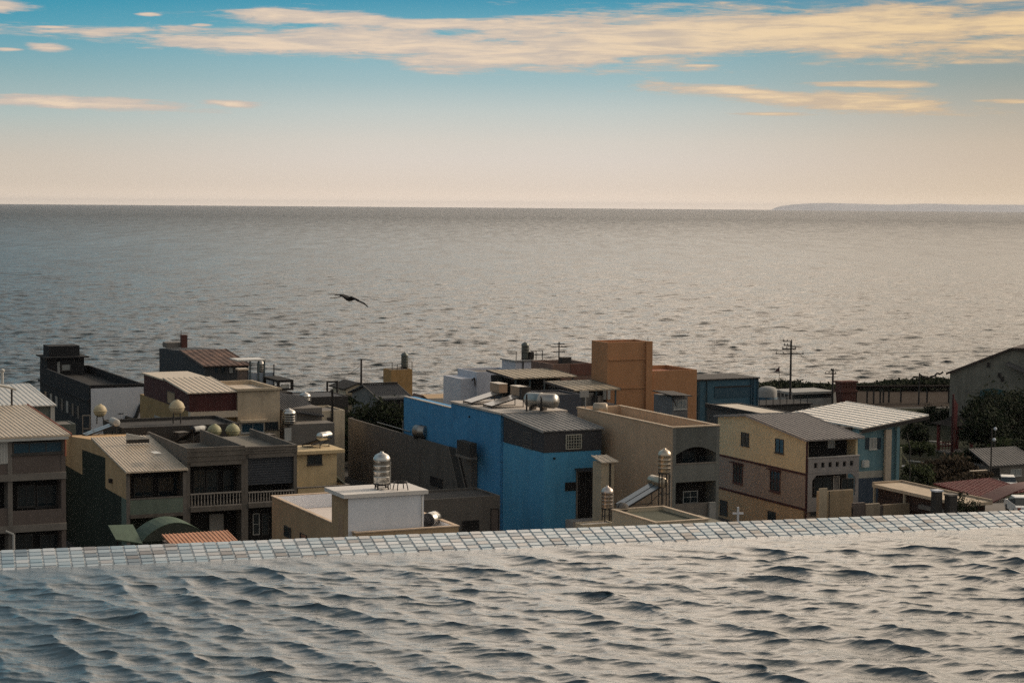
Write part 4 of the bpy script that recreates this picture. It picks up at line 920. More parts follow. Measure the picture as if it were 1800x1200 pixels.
q = MB(); q.box(x0, xb_ + .15, -.02, -.001, z0, z1); d_ = K_.add('door', q, SHADE); q = MB(); q.box(x0 - .16, x0 - .002, -.1, -.001, z0, z1); q.box(xb_ + .152, xb_ + .3, -.1, -.001, z0, z1); q.box(x0 - .16, xb_ + .3, -.1, -.001, z1 + .002, z1 + .12); K_.add('door_frame', q, CONC, d_)
for k in range(3): q = MB(); q.box(x0 + .15 + k * .55, x0 + .2 + k * .55, -.05, -.021, z0, z1 - .05); K_.add('shutter_rail', q, WD, d_)
q = MB(); q.hexa([(x0 - .3, -.9, z1 + .14), (xb_ + .55, -.9, z1 + .14), (xb_ + .55, -.003, z1 + .28), (x0 - .3, -.003, z1 + .28), (x0 - .3, -.9, z1 + .2), (xb_ + .55, -.9, z1 + .2), (xb_ + .55, -.003, z1 + .36), (x0 - .3, -.003, z1 + .36)]); K_.add('door_canopy', q, IRON)
K_.win_f((993, 847, 1012, 862), IRON, BLK, 0, (0, 0), .05, sill=False)
q = MB(); q.cyl((-.05, ya - .1, 0), (-.05, ya - .1, zb), .06, n=6); K_.add('downpipe', q, BLUE)
q = MB(); q.box(K_.fx(1005, 918, -1.2), K_.fx(1062, 912, -1.2), -1.4, -.003, 0, K_.fz(1030, 915, -1.4)); K_.add('landing', q, KS)
zk = zn - .02
BRT = mat('tank_tan_cover', (.36, .25, .17, 1), .6, 0, 'plain', .3); PNL = mat('ribbed_collector', (.42, .36, .31, 1), .18, 0, 'metal', .3, spec=.8)
solar_heater(872, 708, zk, 'left one of two solar heaters with tan drum on blue house', 2.0, .42, 1, 1.0, 2.9, None, BRT, PNL, BRT, boxed=True)
solar_heater(908, 714, zk, 'right one of two solar heaters, with dark drum end, on blue house', 2.0, .42, 1, 1.0, 2.9, None, BRT, PNL, IRON, boxed=True)
lt = empty('lying_tank', at_z(950, 721, zk), PHI + R(34), 'big steel drum tank lying on the blue house roof', 'water tank')
q = MB(); q.lathe([(0, -1.2), (.25, -1.2), (.3, -1.17), (.52, -1.15), (.62, -1.05), (.66, -.9), (.66, .3), (.70, .32), (.70, .38), (.66, .4), (.66, 1.7), (.55, 1.92), (0, 2.0)], (0, .3, .9), mtx=M4, n=24); q.build('drum', ST2, lt)
for y in (-.3, .8): MB().box(-.55, .55, y - .06, y + .06, 0, .32).build('cradle', IRON, lt)
q = MB(); q.tube([(-.9, -.6, .1), (-.9, -.6, 1.2), (-.6, -.4, 1.3)], .06); q.tube([(-1.4, .6, 0), (-1.4, .6, 1.5)], .08); q.build('pipe', IRON, lt)

# ---- O: beige house with arched balcony
OB = mat('rose_beige_wall', (.53, .37, .245, 1), .9, var=.14); TEALG = mat('dark_teal_grey', (.115, .122, .115, 1), .88, var=.2); TEALG2 = mat('teal_grey_band', (.155, .16, .15, 1), .88)
O = Bld('beige_arch_house', 'rose beige house with dark grey front, arched balcony and tan parapet', 'house', 1183, 752, 158)
yf = O.ly(1015, 716); x1 = O.fx(1265, 743); zt = O.h; zr = zt - .85
O.box('wall', OB, 0, x1, 1.6, yf, 0, zr); q = MB(); q.box(0, .2, 0, 1.598, 0, zr); q.box(x1 - .2, x1, 0, 1.598, 0, zr)
q.box(0, .2, .0, yf, zr + .001, zt); q.box(x1 - .2, x1, .0, yf, zr + .001, zt); q.box(.201, x1 - .201, yf - .2, yf, zr + .001, zt); O.add('parapet', q, OB)
O.box('roof', mat('roof_sand', (.50, .40, .29, 1), .95), .202, x1 - .202, .26, yf - .202, zr + .001, zr + .03)
zc, zs_, = O.fz(1222, 785), O.fz(1190, 799); xa, xb_ = .3, x1 - .3
pts = [(x1 - .201, -.02, zt), (.201, -.02, zt), (.201, -.02, zs_ - .25), (xa, -.02, zs_ - .25)]
for k in range(11): t = k / 10; pts.append((xa + (xb_ - xa) * t, -.02, zs_ + (zc - zs_) * math.sin(math.pi * t)))
pts += [(xb_, -.02, zs_ - .25), (x1 - .201, -.02, zs_ - .25)]
n = len(pts); q = MB(); top = []
# the spandrel as strips above the arch
arch = [(xa + (xb_ - xa) * k / 14, zs_ + (zc - zs_) * math.sin(math.pi * k / 14)) for k in range(15)]
for (a, za), (b_, zb2) in zip(arch[:-1], arch[1:]): q.hexa([(a, -.02, za), (b_, -.02, zb2), (b_, .25, zb2), (a, .25, za), (a, -.02, zt), (b_, -.02, zt), (b_, .25, zt), (a, .25, zt)])
O.add('arched_front', q, TEALG)
q = MB(); q.box(0, xa - .002, -.03, -.001, 0, zt - .02); q.box(.2, xa - .002, 0, 1.59, 0, zr - .01); q.box(xb_ + .002, x1, -.03, -.001, 0, zt - .02); q.box(xb_ + .002, x1 - .2, 0, 1.59, 0, zr - .01); O.add('front_pillar', q, TEALG2)
q = MB(); q.box(-.06, x1 + .06, -.08, .3, zt + .001, zt + .1); q.box(-.06, .25, .3, yf, zt + .001, zt + .08); q.box(x1 - .25, x1 + .06, .3, yf, zt + .001, zt + .08); q.box(-.06, x1 + .06, yf + .001, yf + .1, zt - .1, zt + .08); O.add('coping', q, mat('coping_sand', (.56, .44, .32, 1), .88))
zb0, zb1 = O.fz(1222, 846), O.fz(1222, 815)
O.box('balcony_wall', TEALG2, xa, xb_, -.02, .16, zb0, zb1); O.box('balcony_rail', CONC, xa, xb_, -.06, .2, zb1 + .002, zb1 + .1); O.box('floor_slab', TEALG, xa, xb_, .162, 1.59, zb0, zb0 + .25)
O.box('back_wall', SHADE, xa, xb_, 1.56, 1.598, 0, zr - .1)
O.win_f((1198, 792, 1222, 814), WD, DARKGLASS, 1.56, (1, 0), sill=False); O.win_f((1228, 800, 1250, 816), WD, DARKGLASS, 1.56, (1, 0), sill=False); O.win_f((1200, 862, 1226, 884), WF, DARKGLASS, 1.56, (1, 1), sill=False)
O.win_f((1238, 855, 1256, 896), WD, SHADE, 1.56, (0, 0), .06, 'door', False); O.box('counter', CONC, xa, xb_ - .6, .05, .3, 0, O.fz(1222, 884))
O.box('bin', mat('bin_grey', (.25, .25, .24, 1), .7), xb_ - .75, xb_ - .15, -.35, -.08, 0, O.fz(1240, 882))
lt = empty('lying_tank', O.world(.7, O.ly(1055, 716, .7), zr + .04), PHI + R(62), 'small weathered drum tank on the beige house corner', 'water tank')
q = MB(); q.lathe([(0, -.65), (.4, -.62), (.5, -.5), (.5, .5), (.4, .62), (0, .65)], (0, 0, 1.0), mtx=M4, n=18); q.build('drum', mat('tank_tan_weathered', (.40, .33, .25, 1), .45, .5, 'metal'), lt)
for y in (-.3, .3): MB().box(-.4, .4, y - .05, y + .05, 0, .55).build('cradle', IRON, lt)
an = empty('dish_antenna', O.world(.1, O.ly(1029, 717, .1), zt), PHI, 'small panel antenna on a thin mast at the beige wall corner', 'antenna')
MB().cyl((0, 0, 0), (0, 0, 1.1), .05).build('mast', GALV, an); MB().box(-.55, .3, -.04, .04, 1.05, 1.6).build('panel', GALV, an)

# ---- small huts and low roofs between the blue and beige houses
HT = Bld('narrow_cream_hut', 'narrow cream hut with tan lean-to roof wedged behind the blue house', 'hut', 1058, 812, 160.5)
x1 = HT.fx(1081, 812); HT.box('wall', mat('hut_cream', (.50, .41, .29, 1), .88), 0, x1, .1, 1.6, 0, HT.h - .1)
HT.sheet_roof('roof', TANR, (-.1, -.15, HT.h), (x1 + .25, -.15, HT.h), (x1 + .05, 1.7, HT.h + .35), (-.1, 1.7, HT.h + .35), .08, .4); HT.box('downpipe', IRON, x1 * .62, x1 * .62 + .1, .0, .098, 0, HT.h - .1)
PC = mat('pale_cream_wall', (.52, .44, .32, 1), .88, var=.14)
Pb = Bld('low_cream_house', 'low cream house with olive roof and tan rim near the pool edge', 'house', 1152, 919, 134)
yf = Pb.ly(1076, 884); x1 = Pb.fx(1245, 905); zt = Pb.h; zr = Pb.flat(0, x1, 0, yf, zt, .25, .2, PC, mat('roof_olive', 'x'), cap=mat('coping_sand', 'x'))
Pb.win_f((1165, 921, 1180, 935), WD, DARKGLASS, 0)
solar_heater(1150, 889, zr + .03, 'solar heater with two blue grey collectors on the low cream roof', 1.9, .4, 2, 1.55, 2.7, None, mat('drum_tan_steel', (.50, .42, .32, 1), .35, .8, 'metal'), mat('blue_grey_collector', (.13, .15, .17, 1), .2, spec=.8))
water_tank(1167, 893, zr + .03, 'tall legged steel tank beside the beige house wall', .45, 1.45, 2.6, mat('steel_warm', (.58, .50, .40, 1), .35, 1, 'metal'))
rl = empty('drum_barrel', at_z(1094, 899, zr + .03), PHI, 'small pale barrel lying under the solar collectors', 'barrel')
q = MB(); q.lathe([(0, -.4), (.3, -.4), (.33, -.3), (.33, .3), (.3, .4), (0, .4)], (0, 0, .33), mtx=M4, n=16); q.build('drum', CONC, rl); q = MB(); q.lathe([(.335, -.05), (.35, 0), (.335, .05)], (0, 0, .33), mtx=M4, n=16); q.build('hoop', IRON, rl)
water_tank(1067, 916, 0, 'two tone steel tank on tall legs before the blue house door', .43, 1.35, 1.0, mat('steel_pinkish', (.62, .54, .48, 1), .32, 1, 'metal'), base_d=146)
ldg = Bld('ledge_block', 'low pale block under the two tone tank by the blue door', 'building', 1024, 922, 144); ldg.flat(0, ldg.fx(1080, 917), 0, 1.2, ldg.h, .12, .1, PC, KS)

# ---- Q: the yellow and mauve house
YEL = mat('yellow_wall', (.55, .455, .29, 1), .9, var=.09); MAU = mat('mauve_wall', (.265, .217, .185, 1), .9, var=.10); LTA = mat('lower_tan_wall', (.40, .30, .19, 1), .9, var=.12); MAROON = mat('maroon_belt', (.055, .02, .02, 1), .8); GREYW = mat('grey_white_front', (.27, .25, .24, 1), .88)
Q = Bld('yellow_house', 'three storey yellow and mauve house with slate gable roof and maroon belts', 'house', 1418, 772, 168)
yr, zr = Q.L(1317, 729); yb = Q.ly(1262, 730); zbk = Q.lz(1264, 729); x1 = Q.fx(1508, 768)
z2, z1_ = Q.lz(1418, 834), Q.lz(1418, 896); ze = Q.h
q = MB(); q.prism([(0, 1.4, z2), (0, 1.4, ze - .15 + 1.4 * (zr - ze) / yr), (0, yr, zr - .15), (0, yb, zbk - .1), (0, yb, z2)], (x1, 0, 0)); q.prism([(0, 0, z2), (0, 0, ze - .15), (0, 1.398, ze - .15 + 1.4 * (zr - ze) / yr), (0, 1.398, z2)], (.2, 0, 0)); q.prism([(x1 - .2, 0, z2), (x1 - .2, 0, ze - .15), (x1 - .2, 1.398, ze - .15), (x1 - .2, 1.398, z2)], (.2, 0, 0)); Q.add('upper_wall', q, YEL)
q = MB(); q.box(0, x1, 1.4, yb, z1_ + .002, z2 - .002); q.box(0, .2, 0, 1.398, z1_ + .002, z2 - .002); Q.add('middle_wall', q, MAU); Q.box('lower_wall', LTA, .003, x1, .3, yb, 0, z1_)
q = MB()
for zz in (z2, z1_): q.box(-.07, -.002, -.05, yb, zz - .09, zz + .09)
q.box(-.06, .1, -.1, -.002, 0, ze - .2); Q.add('belt_course', q, MAROON)
MUDR = mat('mauve_slate_roof', (.215, .19, .175, 1), .7, .05, 'metal', .12)
Q.sheet_roof('roof', MUDR, (-.3, -.45, ze), (x1 + .35, -.45, ze), (x1 + .35, yr, zr), (-.3, yr, zr), .12, .45, trim=mat('trim_grey', (.30, .27, .25, 1), .7))
Q.sheet_roof('rear_roof', MUDR, (x1 + .35, yb + .3, zbk - .1), (-.3, yb + .3, zbk - .1), (-.3, yr + .01, zr - .005), (x1 + .35, yr + .01, zr - .005), .12, .45)
for r_ in ((1303, 760, 1317, 783), (1363, 771, 1378, 796)): Q.win_l(r_, WD, DARKGLASS, 0, (1, 0), .06)
for r_ in ((1289, 815, 1306, 849), (1354, 827, 1372, 864)):
    Q.win_l(r_, mat('window_maroon', (.09, .04, .035, 1), .7), DARKGLASS, 0, (2, 1), .08); y0, y1, z0, z3 = Q.rect_l(*r_); Q.box('window_hood', MAROON, -.35, -.002, y0 - .1, y1 + .25, z3 + .05, z3 + .12)
for r_ in ((1266, 879, 1279, 906), (1350, 898, 1364, 915)): Q.win_l(r_, WD, DARKGLASS, .003, (0, 0), .05, sill=False)
# front
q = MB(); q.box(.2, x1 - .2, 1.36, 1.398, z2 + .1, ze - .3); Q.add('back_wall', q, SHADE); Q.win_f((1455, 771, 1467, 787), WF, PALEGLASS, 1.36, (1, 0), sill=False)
za, zb_ = Q.fz(1464, 829), Q.fz(1464, 803); q = MB(); xs_l, xs_r = .1, x1 + .05; n = 6; hw_ = .3; zc0, zc1 = Q.fz(1464, 820), Q.fz(1464, 811)
q.box(xs_l, xs_r, -.18, .0, za, zc0); q.box(xs_l, xs_r, -.18, .0, zc1, zb_); cx_ = [Q.fx(1432 + 12.6 * k, 815) for k in range(n)]; ed_ = [xs_l] + [v for c in cx_ for v in (c - .17, c + .17)] + [xs_r]
for k in range(0, len(ed_), 2): q.box(ed_[k], ed_[k + 1], -.179, -.001, zc0, zc1)
Q.add('balcony_wall', q, GREYW); Q.box('balcony_back', SHADE, xs_l, xs_r, .002, .05, za, zb_ - .1); Q.box('balcony_rail', mat('rail_pale', (.36, .34, .32, 1), .8), xs_l - .05, xs_r + .05, -.24, .06, zb_ + .002, zb_ + .1)
Q.box('floor_slab', GREYW, .2, x1 - .2, .06, 1.35, za, za + .2)
zo1, zo0 = Q.fz(1464, 833), Q.fz(1464, 872); q = MB(); xo0, xo1 = Q.fx(1426, 850), Q.fx(1502, 850); q.box(.1, xo0, -.15, 0, z1_ - .2, za - .002); q.box(xo1, x1 + .05, -.15, 0, z1_ - .2, za - .002); q.box(xo0, xo1, -.15, 0, zo1, za - .002); q.box(xo0, xo1, -.15, 0, z1_ - .2, zo0)
for sx, xx in ((1, xo0), (-1, xo1)): q.prism([(xx, -.149, zo1), (xx + sx * .45, -.149, zo1), (xx + sx * .2, -.149, zo1 - .2), (xx, -.149, zo1 - .45)], (0, .148, 0))
Q.add('arched_front', q, GREYW); Q.box('back_wall', SHADE, .2, x1 - .2, 1.36, 1.399, z1_, z2 - .1)
Q.win_f((1430, 838, 1462, 868), WD, DARKGLASS, 1.36, (1, 0), sill=False); Q.win_f((1464, 836, 1475, 872), WF, mat('pale_door', (.2, .19, .18, 1), .8), 1.36, (0, 0), .05, 'door', False); Q.win_f((1478, 840, 1500, 868), WD, DARKGLASS, 1.36, (1, 0), sill=False)
Q.box('front_wall', MAU, .2, x1, -.0, .299, 0, z1_ - .21); Q.win_f((1424, 893, 1445, 906), WD, BLK, 0, (0, 0), .05, sill=False)
cr = empty('white_cross', at_d(1297, 925, 150), PHI - .3, 'small white cross standing in front of the yellow house', 'cross')
MB().box(-.07, .07, -.06, .06, 0, 1.5).build('upright', WHW, cr); MB().box(-.42, .42, -.05, .05, .95, 1.08).build('crossbar', WHW, cr)
cz = at_d(1297, 925, 150).z; chp = Bld('chapel_gable', 'low gabled roof carrying the small white cross', 'building', 1297, 925, 150.2)
q = MB(); q.prism([(-3, -.1, 0), (3, -.1, 0), (3, -.1, cz - 1.2), (0, -.1, cz + .02), (-3, -.1, cz - 1.2)], (0, 6, 0)); chp.add('wall', q, PC)
MB().box(-.25, .25, -.12, .12, cz + .021, cz + .05).build('ridge_cap', CONC, chp.root)

# ---- S: teal house with bright ribbed roof
TEAL = mat('teal_wall', (.13, .235, .27, 1), .88, var=.14); BRIGHT = mat('bright_metal_roof', (.80, .73, .64, 1), .38, .12, 'metal', .10)
S = Bld('teal_house', 'teal house with bright ribbed metal roof, shutters and pale pillars', 'house', 1510, 757, 190)
x1 = S.fx(1585, 790); zt = S.fz(1510, 755); xh = S.fx(1633, 728, -.6); zl = S.fz(1506, 753, -.6); zh = S.fz(1633, 729, -.6)
yk = S.ly(1487, 705, xh)
S.sheet_roof('roof', BRIGHT, (-.1, -.6, zl), (xh, -.6, zh), (xh, yk * .0 + 13.5, zh), (-.1, 13.5, zl), .12, .75, .075)
q = MB(); q.hexa([(-.1, -.68, zl - .45), (xh, -.68, zh - .45), (xh, -.602, zh - .45), (-.1, -.602, zl - .45), (-.1, -.68, zl - .1), (xh, -.68, zh - .1), (xh, -.602, zh - .1), (-.1, -.602, zl - .1)]); S.add('fascia', q, IRON)
q = MB(); q.prism([(0, 0, 0), (x1 - .7, 0, 0), (x1 - .7, 0, zl + (zh - zl) * (x1 - .7) / xh - .2), (0, 0, zl - .2)], (0, 13, 0)); S.add('wall', q, TEAL)
q = MB(); q.hexa([(0, -.15, zl - .6), (xh - .3, -.15, zh - .6), (xh - .3, -.01, zh - .6), (0, -.01, zl - .6), (0, -.15, zl - .46), (xh - .3, -.15, zh - .46), (xh - .3, -.01, zh - .46), (0, -.01, zl - .46)]); S.add('eave_beam', q, mat('pale_beam', (.36, .35, .33, 1), .8))
p0, p1 = S.fx(1555, 790, -.3), S.fx(1565, 790, -.3); S.box('pillar', mat('pillar_tan', (.42, .36, .29, 1), .85), p0, p1, -.5, -.2, 0, zl + (zh - zl) * p0 / xh - .62); p2, p3 = S.fx(1572, 790), S.fx(1577, 790); S.box('pillar', TEAL, p2, p3, -.4, -.1, 0, zl + (zh - zl) * p2 / xh - .62)
S.box('carport_back', SHADE, x1 - .6, xh - 1.4, 4, 12.9, 0, zl); S.box('base_band', mat('base_pale', (.36, .35, .31, 1), .85), -.02, p0, -.06, -.002, S.fz(1530, 839), S.fz(1530, 827)); S.box('plinth', mat('navy_plinth', (.04, .06, .09, 1), .85), -.02, p0, -.06, -.002, 0, S.fz(1530, 839) - .003)
S.win_f((1528, 769, 1541, 789), WF, PALEGLASS, 0, (1, 0)); q = MB()
for r_ in ((1521, 769, 1527, 789), (1542, 769, 1548, 789)): a, b_, c_, e_ = S.rect_f(*r_); S.box('shutter', mat('navy_shutter', (.03, .045, .06, 1), .8), a, b_, -.07, -.002, c_, e_)
a, b_, c_, e_ = S.rect_f(1514, 808, 1523, 820); acu = S.box('air_conditioner', mat('ac_white', (.50, .50, .47, 1), .6), a, b_, -.5, -.05, c_, e_); q = MB(); q.lathe([(0, -.012), (.19, -.012), (.19, 0)], ((a + b_) / 2 - .05, -.5, (c_ + e_) / 2), mtx=Matrix.Rotation(math.pi / 2, 3, 'X'), n=14); S.add('fan_grille', q, BLK, acu)
q = MB()
for k in range(6): yk_ = 1.0 + k * 2.0; q.box(-1.3 + .1 * k, -.12, yk_, yk_ + 1.2, zl - .35, zl - .05)
S.add('gutter_box', q, DCONC)
pt = MB(); pt.tube([(x1 + .3, -.3, zl - .6), (x1 + .9, -.1, zl - 2.2), (x1 + 1.0, -.1, 0)], .06); S.add('cable_drop', pt, IRON)

# ---- walls and low tan roof in front of the yellow house
TB = Bld('tan_yard_wall', 'tall tan yard wall with dark seam below the yellow house front', 'wall', 1441, 864, 163)
x1 = TB.fx(1500, 866); TB.flat(0, x1, 0, .45, TB.h, .03, .1, mat('yard_tan', (.40, .30, .19, 1), .9, var=.2), DCONC); TB.box('post', mat('post_pale', (.46, .38, .27, 1), .85), -.1, TB.fx(1453, 866), -.12, -.002, 0, TB.h + .3); TB.box('seam', DCONC, TB.fx(1457, 880), TB.fx(1458, 880), -.04, -.002, 0, TB.h)
LW = Bld('brown_yard_wall', 'low brown yard wall in patched segments right of the tan block', 'wall', 1500, 884, 156); x1 = LW.fx(1600, 893)
q = MB(); q.box(0, x1, 0, .25, 0, LW.h - .35); LW.add('wall', q, BRWN)
for (a, b_, m__, dz) in ((.0, .2, BRWN, .0), (.21, .46, mat('patch_pale', (.33, .27, .2, 1), .9), -.15), (.52, .98, mat('patch_tan', (.28, .21, .14, 1), .9), -.3)): LW.box('panel', m__, x1 * a, x1 * b_, -.05, .24, LW.h - 1.6, LW.h + dz)
Vb = Bld('flat_tan_roof_house', 'low house with wide flat tan roof and dark timber side', 'house', 1690, 885, 152)
yf = Vb.ly(1533, 850); x1 = Vb.fx(1745, 879); zt = Vb.h; TIMB = mat('dark_timber', (.055, .032, .024, 1), .85, var=.4)
Vb.box('wall', TIMB, .4, x1 - .4, .4, yf - .3, 0, zt - .25); Vb.box('roof', mat('flat_tan_roof', (.54, .43, .31, 1), .85), 0, x1, 0, yf, zt - .25, zt); q = MB(); q.box(0, x1, yf - .18, yf, zt + .001, zt + .16); q.box(x1 - .16, x1, 0, yf - .181, zt + .001, zt + .16); Vb.add('roof_rim', q, mat('rim_tan', (.42, .33, .24, 1), .85))
for t in (.02, .3, .62, .97): Vb.box('post', mat('post_pale', 'x'), -.02, .14, yf * t, yf * t + .16, 0, zt - .252)
Vb.box('side_rail', TIMB, .2, .3, .5, yf - .5, zt - 1.5, zt - 1.1)
for i, (px, py, hgt, rr, lb) in enumerate(((1646, 900, 1.6, .3, 'slim dark pillar with pale cap before the flat tan roof'), (1671, 898, 1.2, .34, 'stout dark pillar right of the slim capped pillar'))):
    pb = at_d(px, py, 149); pi = empty('gate_pillar', (pb.x, pb.y, 0), PHI, lb, 'pillar', 'dark gate pillars'); MB().box(-rr, rr, -rr, rr, 0, pb.z + hgt).build('shaft', DCONC, pi); MB().box(-rr - .06, rr + .06, -rr - .06, rr + .06, pb.z + hgt + .002, pb.z + hgt + .12).build('cap', CONC if i else WHW, pi)
tree(1690, 905, 862, 151, 2.4, 'small dark bush growing behind the stout gate pillar', 31, LEAF, 500, .12, trunk=False, name='bush', cat='bush')

# ---- red car roof shelter and cars at the right edge
RA = Bld('red_carport', 'dark red sheet roofed carport at the right edge of the town', 'carport', 1718, 872, 172)
x1 = RA.fx(1815, 866); RA.sheet_roof('roof', mat('dark_red_sheet', (.15, .028, .024, 1), .6, kind='metal', var=.25), (-.2, 0, RA.h), (x1, 0, RA.h + .2), (x1, 6.0, RA.h + .55), (-.2, 6.0, RA.h + .35), .1, .4)
for x in (0, x1 * .5): RA.box('post', IRON, x, x + .14, .1, .24, 0, RA.h - .1)
AR = Bld('dark_arch_canopy', 'dark arched canopy with red rim over the nearest car', 'canopy', 1745, 882, 158); x1 = AR.fx(1830, 868); q = MB(); n = 10
ar = [(x1 * k / n, AR.h + 1.1 * math.sin(math.pi / 2 * k / n)) for k in range(n + 1)]
for (xa, za), (xb_, zb_) in zip(ar[:-1], ar[1:]): q.hexa([(xa, 0, za - .08), (xb_, 0, zb_ - .08), (xb_, 2.2, zb_ - .08), (xa, 2.2, za - .08), (xa, 0, za), (xb_, 0, zb_), (xb_, 2.2, zb_), (xa, 2.2, za)])
AR.add('arch_sheet', q, mat('dim_red_sheet', (.09, .02, .018, 1), .6)); AR.box('post', IRON, .1, .22, .2, .32, 0, AR.h - .05); AR.box('post', IRON, x1 - .3, x1 - .18, .2, .32, 0, AR.h + .9)
def car(px, py, d, rot, label, paint, z=None):
    P = at_d(px, py, d); P.z = 0 if z is None else z
    t = empty('parked_car', P, rot, label, 'car', 'parked cars'); bm_ = MB(); w_ = .86
    prof = [(-2.15, .35), (-2.2, .75), (-2.05, .95), (-1.2, 1.02), (1.6, 1.0), (2.1, .9), (2.18, .6), (2.15, .35)]
    bm_.prism([(x, -w_, z_) for x, z_ in prof], (0, 2 * w_, 0)); bm_.build('body', paint, t)
    cb = MB(); A = [(-1.15, 1.02), (-.55, 1.45), (.95, 1.47), (1.7, 1.0)]
    lo = [(-1.15, -w_ + .04, 1.015), (1.7, -w_ + .04, 1.0), (1.7, w_ - .04, 1.0), (-1.15, w_ - .04, 1.015)]; hi_ = [(-.5, -w_ + .2, 1.44), (1.0, -w_ + .2, 1.46), (1.0, w_ - .2, 1.46), (-.5, w_ - .2, 1.44)]
    cb.hexa(lo + hi_); cb.build('windows', DARKGLASS, t)
    rf = MB(); rf.hexa([(-.56, -w_ + .17, 1.445), (1.05, -w_ + .17, 1.465), (1.05, w_ - .17, 1.465), (-.56, w_ - .17, 1.445), (-.45, -w_ + .24, 1.50), (.95, -w_ + .24, 1.52), (.95, w_ - .24, 1.52), (-.45, w_ - .24, 1.50)]); rf.build('roof', paint, t)
    for x in (-1.35, 1.35):
        for sg in (-1, 1):
            wh = MB(); wh.cyl((x, sg * (w_ - .16), .33), (x, sg * (w_ + .02), .33), .33, n=16); wo = wh.build('wheel', BLK, t); rm = MB(); rm.cyl((x, sg * (w_ + .021), .33), (x, sg * (w_ + .03), .33), .19, n=12); rm.build('rim', GALV, wo)
    for sg in (-1, 1):
        MB().box(-2.215, -2.12, sg * .62 - .17, sg * .62 + .17, .68, .84).build('headlight', PALEGLASS, t); MB().box(2.1, 2.19, sg * .64 - .12, sg * .64 + .12, .66, .86).build('tail_light', REDT, t)
    MB().box(-2.24, -2.16, -.3, .3, .42, .56).build('number_plate', WHW, t); return t
WPAINT = mat('white_car_paint', (.66, .66, .64, 1), .25, kind='plain', var=.05, bump=0, spec=.6); DPAINT = mat('dark_car_paint', (.05, .055, .065, 1), .25, kind='plain', var=.1, bump=0, spec=.6); SPAINT = mat('silver_car_paint', (.36, .36, .36, 1), .3, .4, kind='plain', var=.1, bump=0, spec=.6)
car(1771, 857, 200, PHI + R(55), 'silver white car parked behind the dark red carport roof', WPAINT)
car(1795, 892, 152, R(-92) , 'white fronted car under the dark arched canopy', WPAINT, z=at_d(1795, 892, 152).z - .55)
CB = Bld('car_deck', 'raised concrete parking deck under the nearest white fronted car', 'deck', 1750, 905, 149); zz = at_d(1795, 892, 152).z - .56
CB.box('slab', CONC, -.5, 12, -.5, 9, zz - .3, zz); CB.box('front_wall', DCONC, -.5, 12, -.4, -.1, 0, zz - .302)
car(1703, 703, 291, PHI - R(8), 'distant white van-like car on the pale seaside plaza', WPAINT, z=0.1)

# ---- grey roofed bungalow at the right edge
GB = Bld('grey_roof_bungalow', 'bungalow with weathered grey ribbed roof at the right edge', 'house', 1738, 818, 205); x1 = GB.fx(1830, 812); yr, zr = GB.L(1745, 797, .4) if False else (4.2, GB.h + 1.25)
GB.sheet_roof('roof', GALVR, (-.2, -.3, GB.h), (x1, -.3, GB.h), (x1, yr, zr), (.6, yr, zr), .1, .4); GB.box('wall', CONC, 0, x1, .0, yr, 0, GB.h - .15); GB.win_f((1741, 822, 1757, 838), WD, SHADE, 0, (0, 0), .06, 'door', False); GB.win_f((1776, 824, 1795, 836), WF, PALEGLASS, 0, (1, 0))
yw = empty('yard_wall', at_d(1722, 848, 198), PHI, 'short tan garden wall left of the weathered grey bungalow', 'wall'); MB().box(-1.2, .8, -.1, .1, -1, 1.2).build('wall', mat('patch_tan', 'x'), yw); MB().box(-1.25, .85, -.14, .14, 1.202, 1.28).build('coping', TANR, yw)
# ================================================================ TOWN: FAR ROWS AND SHORE
# ---- L: orange tower house
ORA = mat('orange_wall', (.43, .215, .105, 1), .9, var=.12); ORA2 = mat('orange_inner', (.30, .12, .07, 1), .9)
L_ = Bld('orange_tower_house', 'orange house with tall plain tower and lower wing', 'house', 1068, 602, 215)
x1 = L_.fx(1145, 600); zt = L_.h; L_.flat(0, x1, 0, L_.ly(1040, 600), zt, .5, .25, ORA, ORA2, z0=0, skip='')
px0 = L_.fx(1134, 650); L_.box('pilaster', ORA, px0, x1 + .02, -.28, -.002, 0, zt + .05); q = MB()
for (a, b_, py) in ((1070, 1134, 631), (1076, 1134, 681)): q.box(L_.fx(a, py), px0 - .002, -.16, -.002, L_.fz(1110, py) - .08, L_.fz(1110, py) + .08)
L_.add('ledge', q, ORA); xw = L_.fx(1226, 652); zw = L_.fz(1180, 651); L_.box('wing_wall', ORA, x1 + .025, xw, .1, 7, 0, zw - .45)
q = MB(); q.box(x1 + .026, xw, .1, .3, zw - .449, zw); q.box(x1 + .026, xw, 6.8, 7, zw - .449, zw); q.box(xw - .2, xw, .301, 6.799, zw - .449, zw); L_.add('wing_parapet', q, ORA); L_.box('wing_roof', ORA2, x1 + .03, xw - .21, .31, 6.79, zw - .448, zw - .42)
L_.box('lightning_rod', GALV, x1 - .4, x1 - .34, .1, .16, zt + .001, zt + .5)
